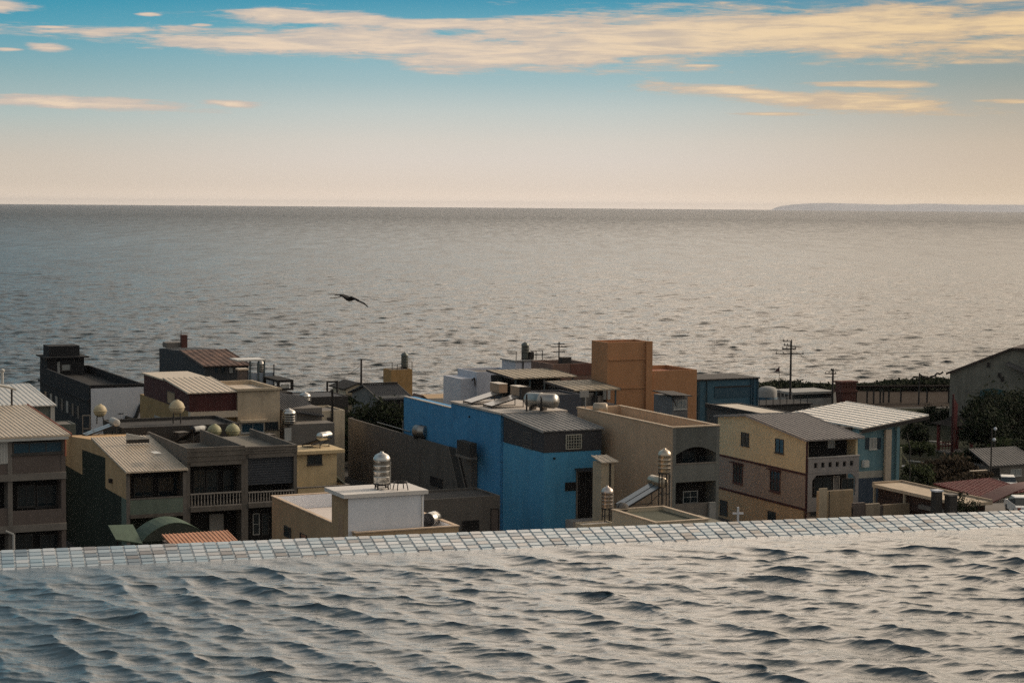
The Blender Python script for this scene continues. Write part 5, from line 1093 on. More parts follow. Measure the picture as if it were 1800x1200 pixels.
# ---- brown block, white house and antenna left of it
BN = Bld('brown_parapet_building', 'low brown building with clutter on its roof left of the orange tower', 'building', 972, 640, 232); x1 = BN.fx(1040, 640); BN.flat(0, x1, 0, 6, BN.h, .5, .2, mat('reddish_brown', (.22, .14, .11, 1), .9), DCONC); BN.box('red_panel', mat('dull_red', (.17, .08, .06, 1), .9), x1 * .45, x1 - .02, -.05, -.002, BN.h - 1.4, BN.h - .05)
tv = empty('tv_antenna', BN.world(BN.fx(989, 640), 1, BN.h - .5), PHI, 'dark television antenna with several prongs on the brown building', 'antenna')
zz = at_d(989, 602, 232).z - BN.h + .5; MB().cyl((0, 0, 0), (0, 0, zz), .08).build('mast', IRON, tv); q = MB()
for k, (zf, hw_) in enumerate(((.92, .75), (.82, 1.0), (.62, .8))):
    q.cyl((-hw_ * (.3 if k == 0 else 1), 0, zz * zf), (hw_, 0, zz * zf - .05), .05, n=5)
    for x in np.linspace(-hw_, hw_, 5): q.cyl((x, -.5, zz * zf), (x, .5, zz * zf), .035, n=4)
q.build('prongs', IRON, tv)
bxs = empty('roof_box', BN.world(BN.fx(1003, 640), 1.5, BN.h - .47), PHI, 'small dark roof box beside the television antenna', 'box'); MB().box(-.6, .6, -.5, .5, 0, 1.1).build('casing', DCONC, bxs); MB().box(-.66, .66, -.56, .56, 1.102, 1.16).build('lid', CONC, bxs)
WN = mat('white_wall_blue', (.56, .57, .62, 1), .88, var=.1)
Nb = Bld('white_seaside_house', 'white house with stepped wall and railed roof box near the sea', 'house', 812, 666, 248)
x1 = Nb.fx(838, 666); x2 = Nb.fx(912, 655); z2 = Nb.fz(860, 653); Nb.box('wall', WN, 0, x1, .3, 6, 0, Nb.h); Nb.flat(x1 + .01, x2, 0, 6.2, z2, .35, .18, WN, CONC)
q = MB(); a, z_ = Nb.F(835, 652); b_, z3 = Nb.F(835, 678); q.tube([(a - .5, -.1, Nb.h - .2), (a - .1, -.1, Nb.h + .1), (a - .02, -.1, z3)], .09); Nb.add('downpipe', q, IRON)
Nb2 = Bld('white_roof_box', 'square white roof box with railings and dark corner posts by the sea', 'house', 906, 634, 243); x1 = Nb2.fx(956, 634); Nb2.box('wall', WN, 0, x1, 0, 4, 0, Nb2.h - .12); Nb2.box('deck', GALV, -.2, x1 + .1, -.2, 4.2, Nb2.h - .118, Nb2.h + .05)
for p in (918, 950): a = Nb2.fx(p, 645); Nb2.box('post', IRON, a, a + .16, -.1, -.002, Nb2.h - 2.2, Nb2.h - .12)
q = MB()
for p in (907, 918, 935, 942, 953): a = Nb2.fx(p, 634); q.box(a, a + .07, 0, .07, Nb2.h + .051, Nb2.fz(940, 617))
a0, a1 = Nb2.fx(933, 634), Nb2.fx(955, 634); q.box(a0, a1, 0, .07, Nb2.fz(945, 617) + .001, Nb2.fz(945, 617) + .08); Nb2.add('railing', q, IRON)
water_tank(923, 631, Nb2.h + .06, 'dark ribbed water tank on the white roof box', .46, 1.75, .1, mat('tank_dark_steel', (.16, .17, .15, 1), .4, .6, 'metal'))
bx2 = empty('roof_box', at_z(933, 631, Nb2.h + .06), PHI, 'low black box next to the dark ribbed tank', 'box'); MB().box(-.3, .3, -.3, .3, 0, .85).build('casing', IRON, bx2); MB().box(-.34, .34, -.34, .34, .852, .9).build('lid', DCONC, bx2)
# ---- tan canopy verandas
def veranda(name, label, px, py, d, pr, depth, zlow, tone, posts, back):
    v = Bld(name, label, 'house', px, py, d); x1 = v.fx(pr, py - 2); v.sheet_roof('canopy_roof', mat('canopy_tan', (.36, .29, .205, 1), .65, .05, 'metal', .2), (-.4, -.4, v.h), (x1, -.4, v.h), (x1, depth, v.h + .35), (-.4, depth, v.h + .35), .14, .9, trim=BRWN)
    v.box('wall', tone, 0, x1 - .2, .1, depth - .3, 0, zlow(v)); v.box('back_wall', back, 0, x1 - .2, depth * .5, depth - .35, zlow(v) + .002, v.h - .2)
    for k in range(posts): x = .1 + (x1 - .5) * k / (posts - 1); v.box('post', mat('teal_grey_post', 'x'), x, x + .15, .1, .25, zlow(v) + .002, v.h - .15)
    return v, x1
M1, xm = veranda('tan_veranda_house', 'dark veranda house with long tan canopy below the white roof box', 905, 664, 224, 1012, 7, lambda v: v.fz(950, 700), mat('slate_low_wall', (.075, .075, .085, 1), .9), 5, SHADE)
M2, xm = veranda('open_terrace_house', 'house with square tan canopy over cluttered open terrace before orange tower', 1012, 685, 210, 1088, 7, lambda v: v.fz(1040, 712), mat('slate_low_wall', 'x'), 3, SHADE)
for (p, q_) in ((1060, 1066), (1068, 1073)): a, b_, c_, e_ = M2.rect_f(p, 686, q_, 702, 3.3); M2.box('hanging_cloth', PALEGLASS if p == 1060 else WF, a, b_, 3.3, 3.35, c_, e_)
SB = Bld('slate_block', 'plain dark slate block behind the blue house tanks', 'building', 968, 694, 200); x1 = SB.fx(1022, 694); SB.flat(0, x1, 0, 5, SB.h, .2, .2, mat('slate_low_wall', 'x'), DCONC)
# ---- ochre tower with tank
OT = Bld('ochre_tower', 'ochre concrete tower with railing rising behind the dark tiled house', 'tower', 688, 650, 262); x1 = OT.fx(725, 650); OT.flat(0, x1, 0, 3, OT.h, .12, .1, mat('ochre_tower_wall', (.40, .24, .10, 1), .9, var=.2), CONC)
q = MB()
for p, t in ((689, 637), (698, 640), (706, 642), (724, 636)): a = OT.fx(p, 648); q.box(a, a + .07, 0, .07, OT.h, OT.fz(706, t))
a0, a1 = OT.fx(689, 648), OT.fx(706, 648); q.box(a0, a1, .071, .12, OT.fz(697, 641), OT.fz(697, 641) + .07); a0, a1 = OT.fx(706, 648), OT.fx(725, 648); q.box(a0, a1, 0, .07, OT.fz(716, 636), OT.fz(716, 636) + .07); OT.add('railing', q, IRON)
water_tank(711, 648, OT.h - .1, 'dark and pale banded water tank on top of the ochre tower', .45, 1.7, .25, mat('tank_dark_steel', 'x'))
# ---- dark tiled house and its cream neighbour
WT = Bld('dark_tiled_house', 'house with dark tiled gable roof and grey gable wall', 'house', 668, 698, 236); yr, zr = WT.L(643, 676); yb = WT.ly(625, 684); x1 = WT.fx(724, 696); TILE = mat('dark_tiles', 'x')
q = MB(); q.prism([(0, 0, 0), (0, 0, WT.h - .1), (0, yr, zr - .1), (0, yr * 2, WT.h - .1), (0, yr * 2, 0)], (x1 - .3, 0, 0)); WT.add('wall', q, mat('gable_grey', (.22, .215, .20, 1), .9))
WT.sheet_roof('roof', TILE, (-.35, -.5, WT.h - .25), (x1, -.5, WT.h - .25), (x1, yr, zr), (-.35, yr, zr), .12, .22, trim=CONC); WT.sheet_roof('rear_roof', TILE, (x1, 2 * yr + .5, WT.h - .25), (-.35, 2 * yr + .5, WT.h - .25), (-.35, yr + .01, zr), (x1, yr + .01, zr), .12, .22)
WT.box('ridge', DCONC, -.35, x1, yr - .15, yr + .15, zr + .05, zr + .22); q = MB()
for p in (678, 690, 702, 714): a = WT.fx(p, 705); q.box(a, a + .15, -.35, -.2, 0, WT.h - .4)
WT.add('porch_post', q, CONC); WT.box('front_wall', DCONC, 0.02, x1 - .32, -.1, -.002, 0, WT.h - .3)
CW = Bld('cream_gable_house', 'narrow cream house with small gable roof left of dark tiles', 'house', 625, 690, 246); x0 = CW.fx(608, 684); zp = CW.fz(630, 672); q = MB(); q.box(x0, 1.2, 0, 5, 0, CW.h - .1); CW.add('wall', q, mat('cream_wall', 'x')); xm_ = CW.fx(630, 675)
q = MB()
for (xa, za, xb_, zb_) in ((x0 - .4, CW.fz(608, 683), xm_, zp), (xm_, zp, CW.fx(642, 680) + .5, CW.fz(642, 678))): q.hexa([(xa, -.3, za - .15), (xb_, -.3, zb_ - .15), (xb_, 5.2, zb_ - .15), (xa, 5.2, za - .15), (xa, -.3, za), (xb_, -.3, zb_), (xb_, 5.2, zb_), (xa, 5.2, za)])
CW.add('roof', q, mat('roof_tar', 'x')); q = MB(); q.prism([(x0, -.01, CW.h - .1), (x0, -.01, CW.fz(608, 684)), (xm_, -.01, zp - .16), (1.2, -.01, CW.fz(638, 679) - .1), (1.2, -.01, CW.h - .1)], (0, 4.9, 0)); CW.add('gable', q, mat('cream_wall', 'x')); CW.win_f((620, 701, 625, 709), WD, BLK, 0, (0, 0), .05, sill=False)
BH = Bld('beach_hut', 'small brown gabled hut on the sandy beach', 'hut', 726, 706, 284); x1 = BH.fx(758, 704); zp = BH.fz(743, 694); q = MB(); q.prism([(0, 0, 0), (x1, 0, 0), (x1, 0, BH.h - .2), (x1 / 2, 0, zp - .15), (0, 0, BH.h - .2)], (0, 3, 0)); BH.add('wall', q, BRWN); q = MB()
for (xa, za, xb_, zb_) in ((-.3, BH.h - .35, x1 / 2, zp), (x1 / 2, zp, x1 + .3, BH.h - .35)): q.hexa([(xa, -.3, za - .1), (xb_, -.3, zb_ - .1), (xb_, 3.2, zb_ - .1), (xa, 3.2, za - .1), (xa, -.3, za), (xb_, -.3, zb_), (xb_, 3.2, zb_), (xa, 3.2, za)])
BH.add('roof', q, mat('hut_roof', (.12, .07, .05, 1), .8))
# ---- R: blue cabin and its neighbours
CAB = mat('cabin_blue', (.045, .115, .165, 1), .7, kind='metal', var=.15); CAB2 = mat('cabin_blue_dark', (.03, .075, .11, 1), .7, kind='metal')
Rb = Bld('blue_cabin', 'dark blue ribbed metal cabin house behind the beige parapet', 'house', 1209, 668, 226); x1 = Rb.fx(1333, 668); zt = Rb.h; Rb.box('wall', CAB, 0, x1, .12, 6, 0, zt - .1); Rb.box('roof', IRON, -.2, x1 + .15, -.15, 6.2, zt - .098, zt + .05); q = MB()
for p in (1210, 1213, 1228, 1230, 1243, 1321, 1325, 1332): a = Rb.fx(p, 690); q.box(a - .06, a + .06, -.05, .118, 0, zt - .1)
Rb.add('rib', q, CAB2); a, b_, c_, e_ = Rb.rect_f(1256, 680, 1320, 698, .12); Rb.box('recess_panel', CAB2, a, b_, .05, .118, c_, e_); Rb.box('rail', IRON, a, b_, -.02, .118, e_ + .002, e_ + .14); Rb.box('side_leaf', CAB2, -.45, -.002, .3, 4, 0, zt - .12)
WW = Bld('grey_window_house', 'grey wall with three light window and thin awning beside blue cabin', 'house', 1182, 698, 206); x1 = WW.fx(1209, 698); WW.box('wall', mat('mid_grey_wall', (.20, .19, .185, 1), .9), 0, x1, 0, 4, 0, WW.h); WW.win_f((1184, 703, 1206, 719), WF, PALEGLASS, 0, (2, 0)); q = MB(); a = WW.fx(1171, 695); q.hexa([(a, -1, WW.h + .25), (x1, -1, WW.h + .1), (x1, 3, WW.h + .25), (a, 3, WW.h + .4), (a, -1, WW.h + .35), (x1, -1, WW.h + .2), (x1, 3, WW.h + .35), (a, 3, WW.h + .5)]); WW.add('awning', q, IRON)
q = MB(); q.cyl((a + .2, -.8, WW.h + .25), (.3, -.3, WW.h - .9), .06); WW.add('bracket', q, IRON)
GG = Bld('bright_flat_roof_house', 'dark walled house with bright flat roof behind the yellow gable', 'house', 1347, 729, 196); yf = GG.ly(1243, 703); x1 = GG.fx(1404, 726); GG.flat(0, x1, 0, yf, GG.h, .12, .14, mat('mid_dark_wall', (.10, .095, .09, 1), .9), mat('bright_flat_roof', (.62, .54, .44, 1), .8, kind='plain')); GG.box('roof_edge', IRON, -.25, -.002, -.1, yf, GG.h - .3, GG.h + .1)
DG = Bld('dark_long_house', 'long dark roofed house between bright flat roof and seaside plaza', 'house', 1322, 713, 240); x1 = DG.fx(1425, 709); DG.box('wall', DCONC, 0, x1, 0, 5, 0, DG.h - .1); DG.box('roof', mat('roof_tar', 'x'), -.2, x1 + .2, -.2, 5.2, DG.h - .098, DG.h + .05); q = MB()
for k in range(9): a = x1 * k / 8.5; q.box(a, a + .07, .0, .07, DG.h + .051, DG.h + 1.0)
DG.add('railing', q, IRON)
wt = empty('white_dome_tank', at_d(1349, 704, 252), PHI, 'white half round tank on dark base right of blue cabin', 'water tank'); q = MB(); q.lathe([(1.2, .5), (1.2, 1.2), (1.12, 1.55), (.85, 1.75), (.4, 1.86), (0, 1.88)], (0, 0, 0), n=24); q.build('tank_body', mat('dull_white', (.34, .33, .31, 1), .8), wt); q = MB(); q.lathe([(1.25, -8.0), (1.25, .495), (0, .497)], (0, 0, 0), n=24); q.build('base', CAB2, wt)
WL = Bld('white_strip_house', 'long low white house with dark window strip by the plaza', 'house', 1392, 706, 284); x1 = WL.fx(1462, 703); WL.box('wall', mat('dull_white', 'x'), 0, x1, 0, 5, 0, WL.fz(1425, 700)); WL.box('window_strip', DARKGLASS, .02, x1 - .02, .05, 5, WL.fz(1425, 700) + .002, WL.fz(1425, 692)); WL.box('roof', mat('dull_white', 'x'), -.2, x1 + .3, -.25, 5.2, WL.fz(1425, 692) + .002, WL.fz(1425, 688))
rf = empty('white_railing', at_d(1372, 704, 268), PHI, 'white railing fence left of the long white strip house', 'railing'); q = MB()
for k in range(7): q.box(-1.8 + k * .6, -1.73 + k * .6, -.03, .03, -1.6, 1.1)
q.box(-1.8, 1.87, -.03, .03, 1.101, 1.18); q.box(-1.8, 1.87, -.05, -.031, .4, .47); q.build('bars', mat('dull_white', 'x'), rf)
LT = empty('brick_tower', at_d(1486, 708, 285), PHI, 'small dark brown tower with slatted crown standing left of the pergola', 'tower'); H_ = at_d(1486, 669, 285).z - at_d(1486, 708, 285).z; DB = mat('dark_brick', 'x')
q = MB(); q.hexa([(-1.0, -.8, 0), (1.3, -.8, 0), (1.3, .8, 0), (-1.0, .8, 0), (-1.15, -.85, H_ * .5), (1.2, -.85, H_ * .5), (1.2, .85, H_ * .5), (-1.15, .85, H_ * .5)]); q.build('body', DB, LT)
MB().box(-1.45, 1.45, -1.0, 1.0, H_ * .5 + .002, H_ * .6).build('ledge', DB, LT); q = MB(); q.box(-1.25, 1.2, -.8, .8, H_ * .6 + .002, H_ * .7)
for k in range(6): a = -1.2 + k * .44; q.hexa([(a, -.8, H_ * .7), (a + .24, -.8, H_ * .7), (a + .24, .8, H_ * .7), (a, .8, H_ * .7), (a - .08, -.85, H_ * .92), (a + .3, -.85, H_ * .92), (a + .3, .85, H_ * .92), (a - .08, .85, H_ * .92)])
q.box(-1.45, 1.5, -.95, .95, H_ * .921, H_); q.build('slatted_crown', DB, LT)
# ---- pergola, plaza, hedge
pz = MB(); A_ = [at_z(px, py, 0.02) for px, py in ((1480, 716), (1835, 712), (1835, 684), (1480, 686))]; pz.faces([tuple(p) for p in A_], [(0, 1, 2, 3)]); tag(pz.build('plaza_paving', mat('plaza_paving', (.062, .049, .04, 1), 1.0, kind='plain', var=.25, spec=.02)), None, None, kind='structure')
pg = empty('pergola', at_d(1500, 708, 288), R(8), 'long dark pergola on thin posts along the shore', 'pergola'); L0 = (1685 - 1500) * 288 / FOC; zt = at_d(1500, 681, 288).z - at_d(1500, 708, 288).z
MB().box(-.3, L0, -.85, .3, zt, zt + .3).build('roof', mat('pergola_timber', (.018, .014, .012, 1), .95, kind='plain', spec=.02), pg)
for px in (1502, 1522, 1534, 1546, 1555, 1565, 1587, 1635, 1675): x = (px - 1500) * 288 / FOC; MB().box(x - .1, x + .1, -.8 + (px % 2) * .8, -.6 + (px % 2) * .8, 0, zt - .002).build('post', IRON, pg)
for i, (px, w_, top) in enumerate(((1372, 4.5, 670), (1425, 4.2, 676), (1447, 3.4, 676), (1512, 3.6, 676), (1545, 4.5, 674), (1580, 4.6, 669), (1603, 3.6, 668), (1632, 4.2, 662), (1652, 4.2, 666), (1668, 3.5, 669))):
    tree(px, 684, top - 1, 311, w_ * 1.7, ('ragged dark shoreline bush, number %d from the left in the hedge row' % (i + 1)).replace('number %d from the left' % (i + 1), ['leftmost behind white dome tank', 'over the white strip roof', 'left of the short pole', 'right of the brown tower', 'over the pergola left end', 'over the pergola middle', 'left of the tall shore post', 'tallest by the shore post', 'beside the warehouse eave', 'touching the warehouse wall'][i]), 60 + i, LEAF, 1100, .34, trunk=False, name='bush', cat='bush', group='bushes of the shoreline hedge')
# ---- warehouse
UG = mat('warehouse_green_grey', (.21, .20, .165, 1), .9, var=.3)
U = Bld('warehouse', 'large green grey gabled warehouse with dark roof edge at right', 'warehouse', 1670, 655, 258, phi=-R(26)); xp, zp = U.F(1779, 615); xq = xp + 1.6; xe = xq + xp; q = MB(); q.prism([(0, 0, 0), (xe, 0, 0), (xe, 0, U.h), (xq, 0, zp), (xp, 0, zp), (0, 0, U.h)], (0, 30, 0)); U.add('wall', q, UG); q = MB(); xo, zo = U.F(1663, 655, -.4)
for (xa, za, xb_, zb_) in ((xo, U.h - .25, xp, zp + .06), (xp, zp + .06, xq, zp + .06), (xq, zp + .06, xe + .6, U.h - .25)): q.hexa([(xa, -.5, za), (xb_, -.5, zb_), (xb_, 30.3, zb_), (xa, 30.3, za), (xa, -.5, za + .28), (xb_, -.5, zb_ + .28), (xb_, 30.3, zb_ + .28), (xa, 30.3, za + .28)])
U.add('roof', q, mat('brown_roof_edge', (.07, .05, .042, 1), .8)); a, z_ = U.F(1772, 637); b_, z3 = U.F(1830, 662); q = MB(); q.hexa([(a, -1.5, z_ - .2), (b_, -1.5, z3 - .2), (b_, -.01, z3), (a, -.01, z_), (a, -1.5, z_ - .1), (b_, -1.5, z3 - .1), (b_, -.01, z3 + .15), (a, -.01, z_ + .15)]); U.add('gutter_awning', q, GALVR)
for (px, py) in ((1738, 641), (1757, 659), (1762, 666)): a, z_ = U.F(px, py); U.box('wall_vent', IRON, a - .2, a + .2, -.15, -.002, z_ - .3, z_ + .3)
tp = empty('tarpaulin', at_d(1748, 704, 246), 0, 'dark teal tarpaulin cover hung at the warehouse wall', 'tarpaulin'); q = MB(); n = 10
for k in range(n):
    a, b_ = -1.5 + 3.0 * k / n, -1.5 + 3.0 * (k + 1) / n; f = lambda x: 1.1 + .4 * math.cos(x * .8) - .05 * x
    q.hexa([(a, 0, -1.5), (b_, 0, -1.5), (b_, 1.6, -1.5), (a, 1.6, -1.5), (a, .2 + .1 * (k % 2), f(a)), (b_, .2 + .1 * ((k + 1) % 2), f(b_)), (b_, 1.4, f(b_) - .2), (a, 1.4, f(a) - .2)])
q.build('cover', mat('teal_tarp', (.02, .07, .075, 1), .7), tp)
# ---- pavilion and banner
PV = empty('red_pavilion', at_d(1678, 792, 231), PHI, 'dark red garden pavilion with flared dark roof', 'pavilion'); RP = mat('pavilion_red', (.16, .04, .035, 1), .8); hp = at_d(1678, 745, 231).z - at_d(1678, 792, 231).z
for x in (-1.35, 1.35):
    for y in (-1.35, 1.35): MB().cyl((x, y, 0), (x, y, hp), .21, n=8).build('column', RP, PV)
q = MB(); s_, e_ = 2.1, .95
q.hexa([(-s_, -s_, hp + .02), (s_, -s_, hp + .02), (s_, s_, hp + .02), (-s_, s_, hp + .02), (-e_, -e_, hp + .5), (e_, -e_, hp + .5), (e_, e_, hp + .5), (-e_, e_, hp + .5)]); q.hexa([(-e_, -e_, hp + .501), (e_, -e_, hp + .501), (e_, e_, hp + .501), (-e_, e_, hp + .501), (-.1, -.1, hp + 1.15), (.1, -.1, hp + 1.15), (.1, .1, hp + 1.15), (-.1, .1, hp + 1.15)])
for x in (-s_, s_):
    for y in (-s_, s_): q.cyl((x * .96, y * .96, hp + .06), (x * 1.12, y * 1.12, hp + .3), .09, .02, n=5)
q.build('roof', mat('pavilion_roof', (.03, .028, .026, 1), .95, kind='plain', spec=.03), PV); MB().box(-1.6, 1.6, -1.6, 1.6, -.6, -.002).build('base', CONC, PV); q = MB(); q.box(-1.25, 1.25, 1.3, 1.4, .35, .5)
for k in range(6): q.box(-1.2 + k * .44, -1.12 + k * .44, 1.32, 1.38, .0, .85)
q.box(-1.25, 1.25, -1.42, -1.36, hp - .45, hp - .1); q.box(-1.25, 1.25, 1.3, 1.4, .85, .95); q.box(-1.4, -1.3, -1.2, 1.2, .85, .95); q.build('railing', RP, PV)
bp = empty('banner_pole', at_d(1674, 776, 227), PHI, 'dark red pole with hanging banner before the pavilion', 'flagpole'); zz = at_d(1674, 692, 227).z - at_d(1674, 776, 227).z; MB().cyl((0, 0, -2), (0, 0, zz), .2, .12, n=8).build('pole', mat('pole_dark_red', (.07, .02, .02, 1), .8), bp)
q = MB(); q.hexa([(.08, -.03, zz * .35), (.5, -.12, zz * .22), (.5, -.08, zz * .22), (.08, .01, zz * .35), (.08, -.03, zz * .93), (.6, -.12, zz * .78), (.6, -.08, zz * .78), (.08, .01, zz * .93)]); q.build('banner', mat('banner_red', (.20, .06, .055, 1), .8), bp)
# ---- garden: lawn slabs, trees, slide
sl_ = empty('playground_slide', at_d(1594, 820, 217), 0.1, 'pale yellow garden slide frame among the dark shrubs', 'slide'); YS = mat('slide_pale_yellow', (.45, .42, .26, 1), .7); q = MB(); q.box(-.75, -.6, -.1, .1, -.5, 2.2); q.hexa([(-.6, -.2, 1.35), (.45, -.2, 0), (.45, .2, 0), (-.6, .2, 1.35), (-.6, -.2, 1.5), (.45, -.2, .15), (.45, .2, .15), (-.6, .2, 1.5)]); q.build('frame', YS, sl_); MB().box(-.59, 1.3, -.25, .25, -.1, .12).build('run_out', WHW, sl_)
for (a, b_, w_, lb) in (((1600, 808), (1640, 813), .5, 1), ((1610, 772), (1656, 775), .7, 2), ((1654, 778), (1682, 780), .9, 3)):
    A1 = at_z(*a, .12); B1 = at_z(*b_, .12); c_ = MB(); nn = (B1 - A1).normalized().cross(Vector((0, 0, 1))) * w_; c_.prism([A1, B1, B1 + nn, A1 + nn], (0, 0, -.6)); tag(c_.build('garden_kerb', mat('base_pale', 'x')), ['short pale kerb beside the yellow slide', 'long pale kerb left of the red pavilion', 'broad pale kerb at the red pavilion foot'][lb - 1], 'kerb', 'pale kerbs in the garden')
GT = [(1714, 790, 706, 246, 4.6, 'dark tree between red banner and warehouse wall', LEAF, 1400, True), (1722, 770, 700, 250, 4.6, 'dark rounded tree against the warehouse left wall', LEAF, 1400, False), (1610, 785, 742, 236, 3.2, 'upright dark tree beside the teal house pillar', LEAF, 1000, True), (1735, 800, 716, 224, 5.4, 'big dark tree right of the red pavilion', LEAF, 1800, True), (1772, 800, 686, 232, 8.5, 'largest dark tree before the warehouse', LEAF, 2400, True), (1812, 792, 680, 238, 6.5, 'dark tree at the right edge before the warehouse', LEAF, 2000, True), (1640, 752, 715, 262, 4.6, 'low dark tree behind the bright roof corner', LEAF, 1000, False), (1700, 752, 712, 262, 5.0, 'low dark tree below the plaza edge', LEAF, 1000, False), (1618, 800, 775, 224, 3.4, 'green shrub left of the pavilion base', LEAF2, 700, False), (1640, 850, 812, 205, 4.4, 'russet shrub mound below the slide', LEAFR, 1100, False), (1672, 848, 804, 206, 4.4, 'russet green shrub below the pavilion', LEAFR, 1100, False), (1612, 850, 815, 203, 3.6, 'dark shrub under the yellow slide', LEAF2, 800, False), (1768, 800, 772, 218, 3.4, 'yellowish green shrub above the grey bungalow', LEAF2, 700, False), (1705, 830, 790, 210, 4.2, 'dark shrub left of the grey bungalow', LEAF, 1000, False), (1722, 852, 828, 195, 2.8, 'low russet shrub at the tan garden wall', LEAFR, 500, False), (1795, 796, 775, 216, 3.0, 'dark shrub at the right edge above grey bungalow', LEAF, 500, False), (1690, 868, 838, 186, 4.0, 'russet shrub behind the flat tan roof', LEAFR, 900, False), (1590, 850, 838, 196, 2.6, 'small shrub at the teal house foot', LEAF, 400, False),
      (640, 815, 716, 217, 4.6, 'left dark tree of the clump above the taupe wall', LEAF, 2000, True), (676, 812, 708, 215, 4.6, 'tallest dark tree of the clump by the blue wall', LEAF, 2200, True), (602, 815, 742, 213, 3.2, 'dark tree beside the cream stair hut', LEAF, 1300, True), (655, 770, 722, 222, 5.6, 'broad dark tree under the grey gable wall', LEAF, 1500, False), (702, 790, 712, 214, 3.6, 'dark tree touching the blue wall end', LEAF, 1200, True), (548, 716, 692, 236, 2.6, 'small pale green bush by the low dark roof', LEAF2, 300, False), (600, 712, 694, 238, 3.4, 'dark bush left of the narrow cream house', LEAF, 500, False), (617, 800, 745, 215, 4.0, 'low dark bush below the cream walled house', LEAF, 900, False)]
for i, (px, pb, pt_, d, w_, lb, mt_, n, tk) in enumerate(GT): tree(px, pb, pt_, d, w_, lb, 100 + i, mt_, int(n * 2.2), .26, trunk=tk, name='tree' if tk else 'bush', cat='tree' if tk else 'bush')
lw = MB(); A_ = [at_z(px, py, 0.015) for px, py in ((1560, 880), (1850, 880), (1850, 716), (1530, 718))]; lw.faces([tuple(p) for p in A_], [(0, 1, 2, 3)]); tag(lw.build('garden_ground', mat('garden_soil', (.03, .033, .02, 1), 1.0, kind='plain', var=.4, spec=0.05)), None, None, kind='structure')
for (px, py, lb) in ((1749, 754, 'upper white garden globe lamp among the dark trees'), (1747, 773, 'lower white garden globe lamp among the dark trees')):
    gl = empty('garden_lamp', at_d(px, py + 22, 214), 0, lb, 'lamp', 'garden lamps'); MB().cyl((0, 0, -1), (0, 0, 1.2), .05).build('post', IRON, gl); q = MB(); q.lathe([(0, 1.2), (.14, 1.25), (.2, 1.4), (.14, 1.55), (0, 1.6)], (0, 0, 0), n=12); q.build('globe', WHW, gl)
# ---- poles, wires, flag
pole_thing('utility_pole', 1388, 598, 760, 250, 'tall utility pole with four crossarms against the sea', 'utility pole', .17, ((599, 1.1, .1, .1), (606, 1.0, .1, .12), (612, 1.2, .6, .16), (621, 2.0, 1.6, .1)), group='utility poles')
pole_thing('utility_pole', 1463, 648, 720, 278, 'shorter utility pole left of the brown tower', 'utility pole', .18, ((656, 1.2, .4, .14), (650, .4, .1, .1)), group='utility poles')
pole_thing('utility_pole', 635, 630, 690, 244, 'bare dark pole rising from the narrow cream gable', 'utility pole', .15, (), group='utility poles')
pole_thing('utility_pole', 1615, 655, 712, 284, 'shore post with drooping lamp arm above the pergola', 'utility pole', .14, (), group='utility poles')
pole_thing('utility_pole', 1741, 752, 855, 196, 'slim dark pole in the garden at right', 'utility pole', .09, (), group='utility poles')
fl = empty('flagpole', at_d(1369, 705, 262), 0, 'thin flagpole with small dark flag left of tall pole', 'flagpole'); zz = at_d(1369, 644, 262).z - at_d(1369, 705, 262).z; MB().cyl((0, 0, -1), (0, 0, zz), .05, .03).build('pole', IRON, fl)
q = MB(); q.hexa([(-.62, 0, zz - .72), (-.03, 0, zz - .62), (-.03, .02, zz - .62), (-.62, .02, zz - .72), (-.5, .05, zz - .5), (-.03, 0, zz - .02), (-.03, .02, zz - .02), (-.5, .07, zz - .5)]); q.build('flag', mat('flag_dark', (.10, .05, .05, 1), .8), fl)
ln = MB(); p0 = at_d(1617, 658, 284); pts = [p0 + Vector((k * .42, 0, -.42 * math.sin(k * .62) - .04 * k * (k % 2))) for k in range(9)]; ln.tube(pts, .13, 5); tag(ln.build('string_pennants', IRON), 'drooping dark string of pennants hanging from the shore post', 'pennants')
def wire(a, b, sag, label):
    m_ = MB(); a = Vector(a); b = Vector(b); n = 14; m_.tube([a + (b - a) * (k / n) - Vector((0, 0, sag * 4 * (k / n) * (1 - k / n))) for k in range(n + 1)], .025, 5); tag(m_.build('power_cable', IRON), label, 'cable', 'power cables')
wire(at_d(1392, 620, 250), at_d(1880, 604, 270), .5, 'thin power cable running right from the tall utility pole')
wire(at_d(1386, 622, 250), at_d(1012, 640, 235), .9, 'thin power cable running left from the tall utility pole')
# ---- bird
bd = MB(); PB = at_d(618, 525, 72); sc_ = 72 / FOC
def bp_(px, py, y=0.0): return ((px - 618) * sc_, y, (525 - py) * sc_)
sect = [(597, 519.5, .6), (600, 520.3, 1.3), (604, 522, 2.2), (608, 524.5, 3.6), (613, 526, 4.6), (618, 525.6, 4.4), (622, 524.8, 3.2), (626, 525.5, 2.0), (631, 527.4, 1.3)]
n = 10; V = []
for (px, py, r) in sect:
    c = bp_(px, py)
    for k in range(n): t = 2 * math.pi * k / n; V.append((c[0], c[1] + r * sc_ * 1.2 * math.cos(t), c[2] + r * sc_ * .85 * math.sin(t)))
bd.faces(V, [(a * n + k, a * n + (k + 1) % n, (a + 1) * n + (k + 1) % n, (a + 1) * n + k) for a in range(len(sect) - 1) for k in range(n)], True); bd.poly(V[:n][::-1]); bd.poly(V[-n:])
def wing(pts_, th):
    for (a, b_) in zip(pts_[:-1], pts_[1:]):
        bd.hexa([(a[0][0], a[0][1], a[0][2] - th), (b_[0][0], b_[0][1], b_[0][2] - th), (b_[1][0], b_[1][1], b_[1][2] - th), (a[1][0], a[1][1], a[1][2] - th), a[0], b_[0], b_[1], a[1]])
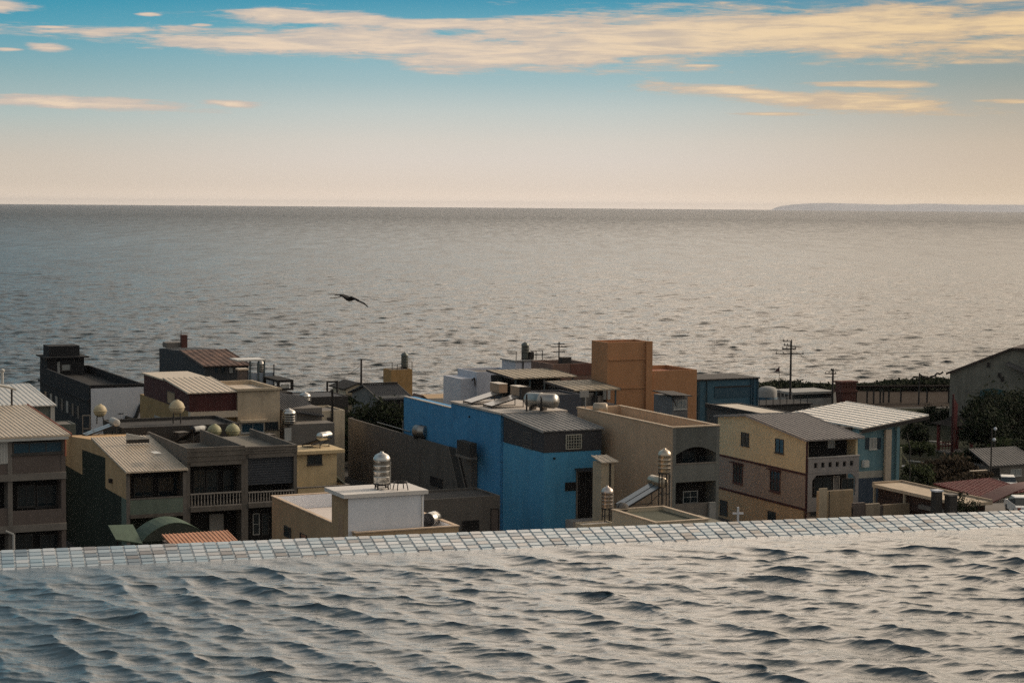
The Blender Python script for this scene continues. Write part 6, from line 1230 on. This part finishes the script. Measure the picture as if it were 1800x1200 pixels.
wing([(bp_(606, 524, .08), bp_(617, 523.5, .12)), (bp_(601, 519.5, .25), bp_(609, 519.8, .3)), (bp_(594, 518.6, .42), bp_(601, 517.6, .44)), (bp_(586, 518.8, .5), bp_(589, 518.0, .52))], .03)
wing([(bp_(609, 524, -.06), bp_(622, 523.5, -.06)), (bp_(618, 520, -.2), bp_(626, 523, -.2)), (bp_(628, 526.5, -.34), bp_(632, 526.5, -.36)), (bp_(640, 531, -.46), bp_(643, 531.2, -.48)), (bp_(648, 536.5, -.54), bp_(649, 537, -.55))], .035)
wing([(bp_(600, 521.3, .0), bp_(600, 520, .02)), (bp_(592, 523.1, .0), bp_(592, 522.6, .01)), (bp_(580, 523.9, .0), bp_(580, 523.6, .005))], .012)
bo = bd.build('seabird', mat('bird_dark', (.022, .02, .02, 1), .8, kind='plain', bump=0), None, PB); tag(bo, 'dark seabird gliding over the water with bent wings', 'bird')

wire(at_d(1465, 656, 278), at_d(1392, 612, 250), .35, 'thin power cable between the tall and shorter utility poles')
wire(at_d(1615, 660, 284), at_d(1465, 656, 278), .6, 'thin power cable between the shorter pole and shore post')
wire(at_d(635, 640, 244), at_d(585, 672, 230), .3, 'thin power cable from the cream gable pole to steel frame')
for (px, py, h_, rz_, lb) in ((1032, 706, .9, .2, 'pale box on the open terrace under the square canopy'), (1050, 706, .6, .5, 'low dark box on the cluttered open terrace')):
    tbx = empty('terrace_box', at_d(px, py, 211), PHI + rz_, lb, 'box'); MB().box(-.5, .5, -.4, .4, -.4, h_).build('casing', CONC if 'pale' in lb else DCONC, tbx); MB().box(-.54, .54, -.44, .44, h_ + .002, h_ + .06).build('lid', WF if 'pale' in lb else IRON, tbx)
# ---- air: thin even haze round the whole scene
hz = MB(); hz.box(-36500, 36500, -400, 36500, -8, 100)
hm = bpy.data.materials.new('haze'); hm.use_nodes = True; hn = hm.node_tree; hn.nodes.clear()
ho_ = hn.nodes.new('ShaderNodeOutputMaterial'); hv = hn.nodes.new('ShaderNodeVolumePrincipled')
hv.inputs['Color'].default_value = (0.80, 0.80, 0.84, 1); hv.inputs['Density'].default_value = 2.0e-5; hv.inputs['Anisotropy'].default_value = 0.2
hn.links.new(hv.outputs[0], ho_.inputs['Volume'])
hzo = hz.build('haze', hm); tag(hzo, None, None, kind='stuff')
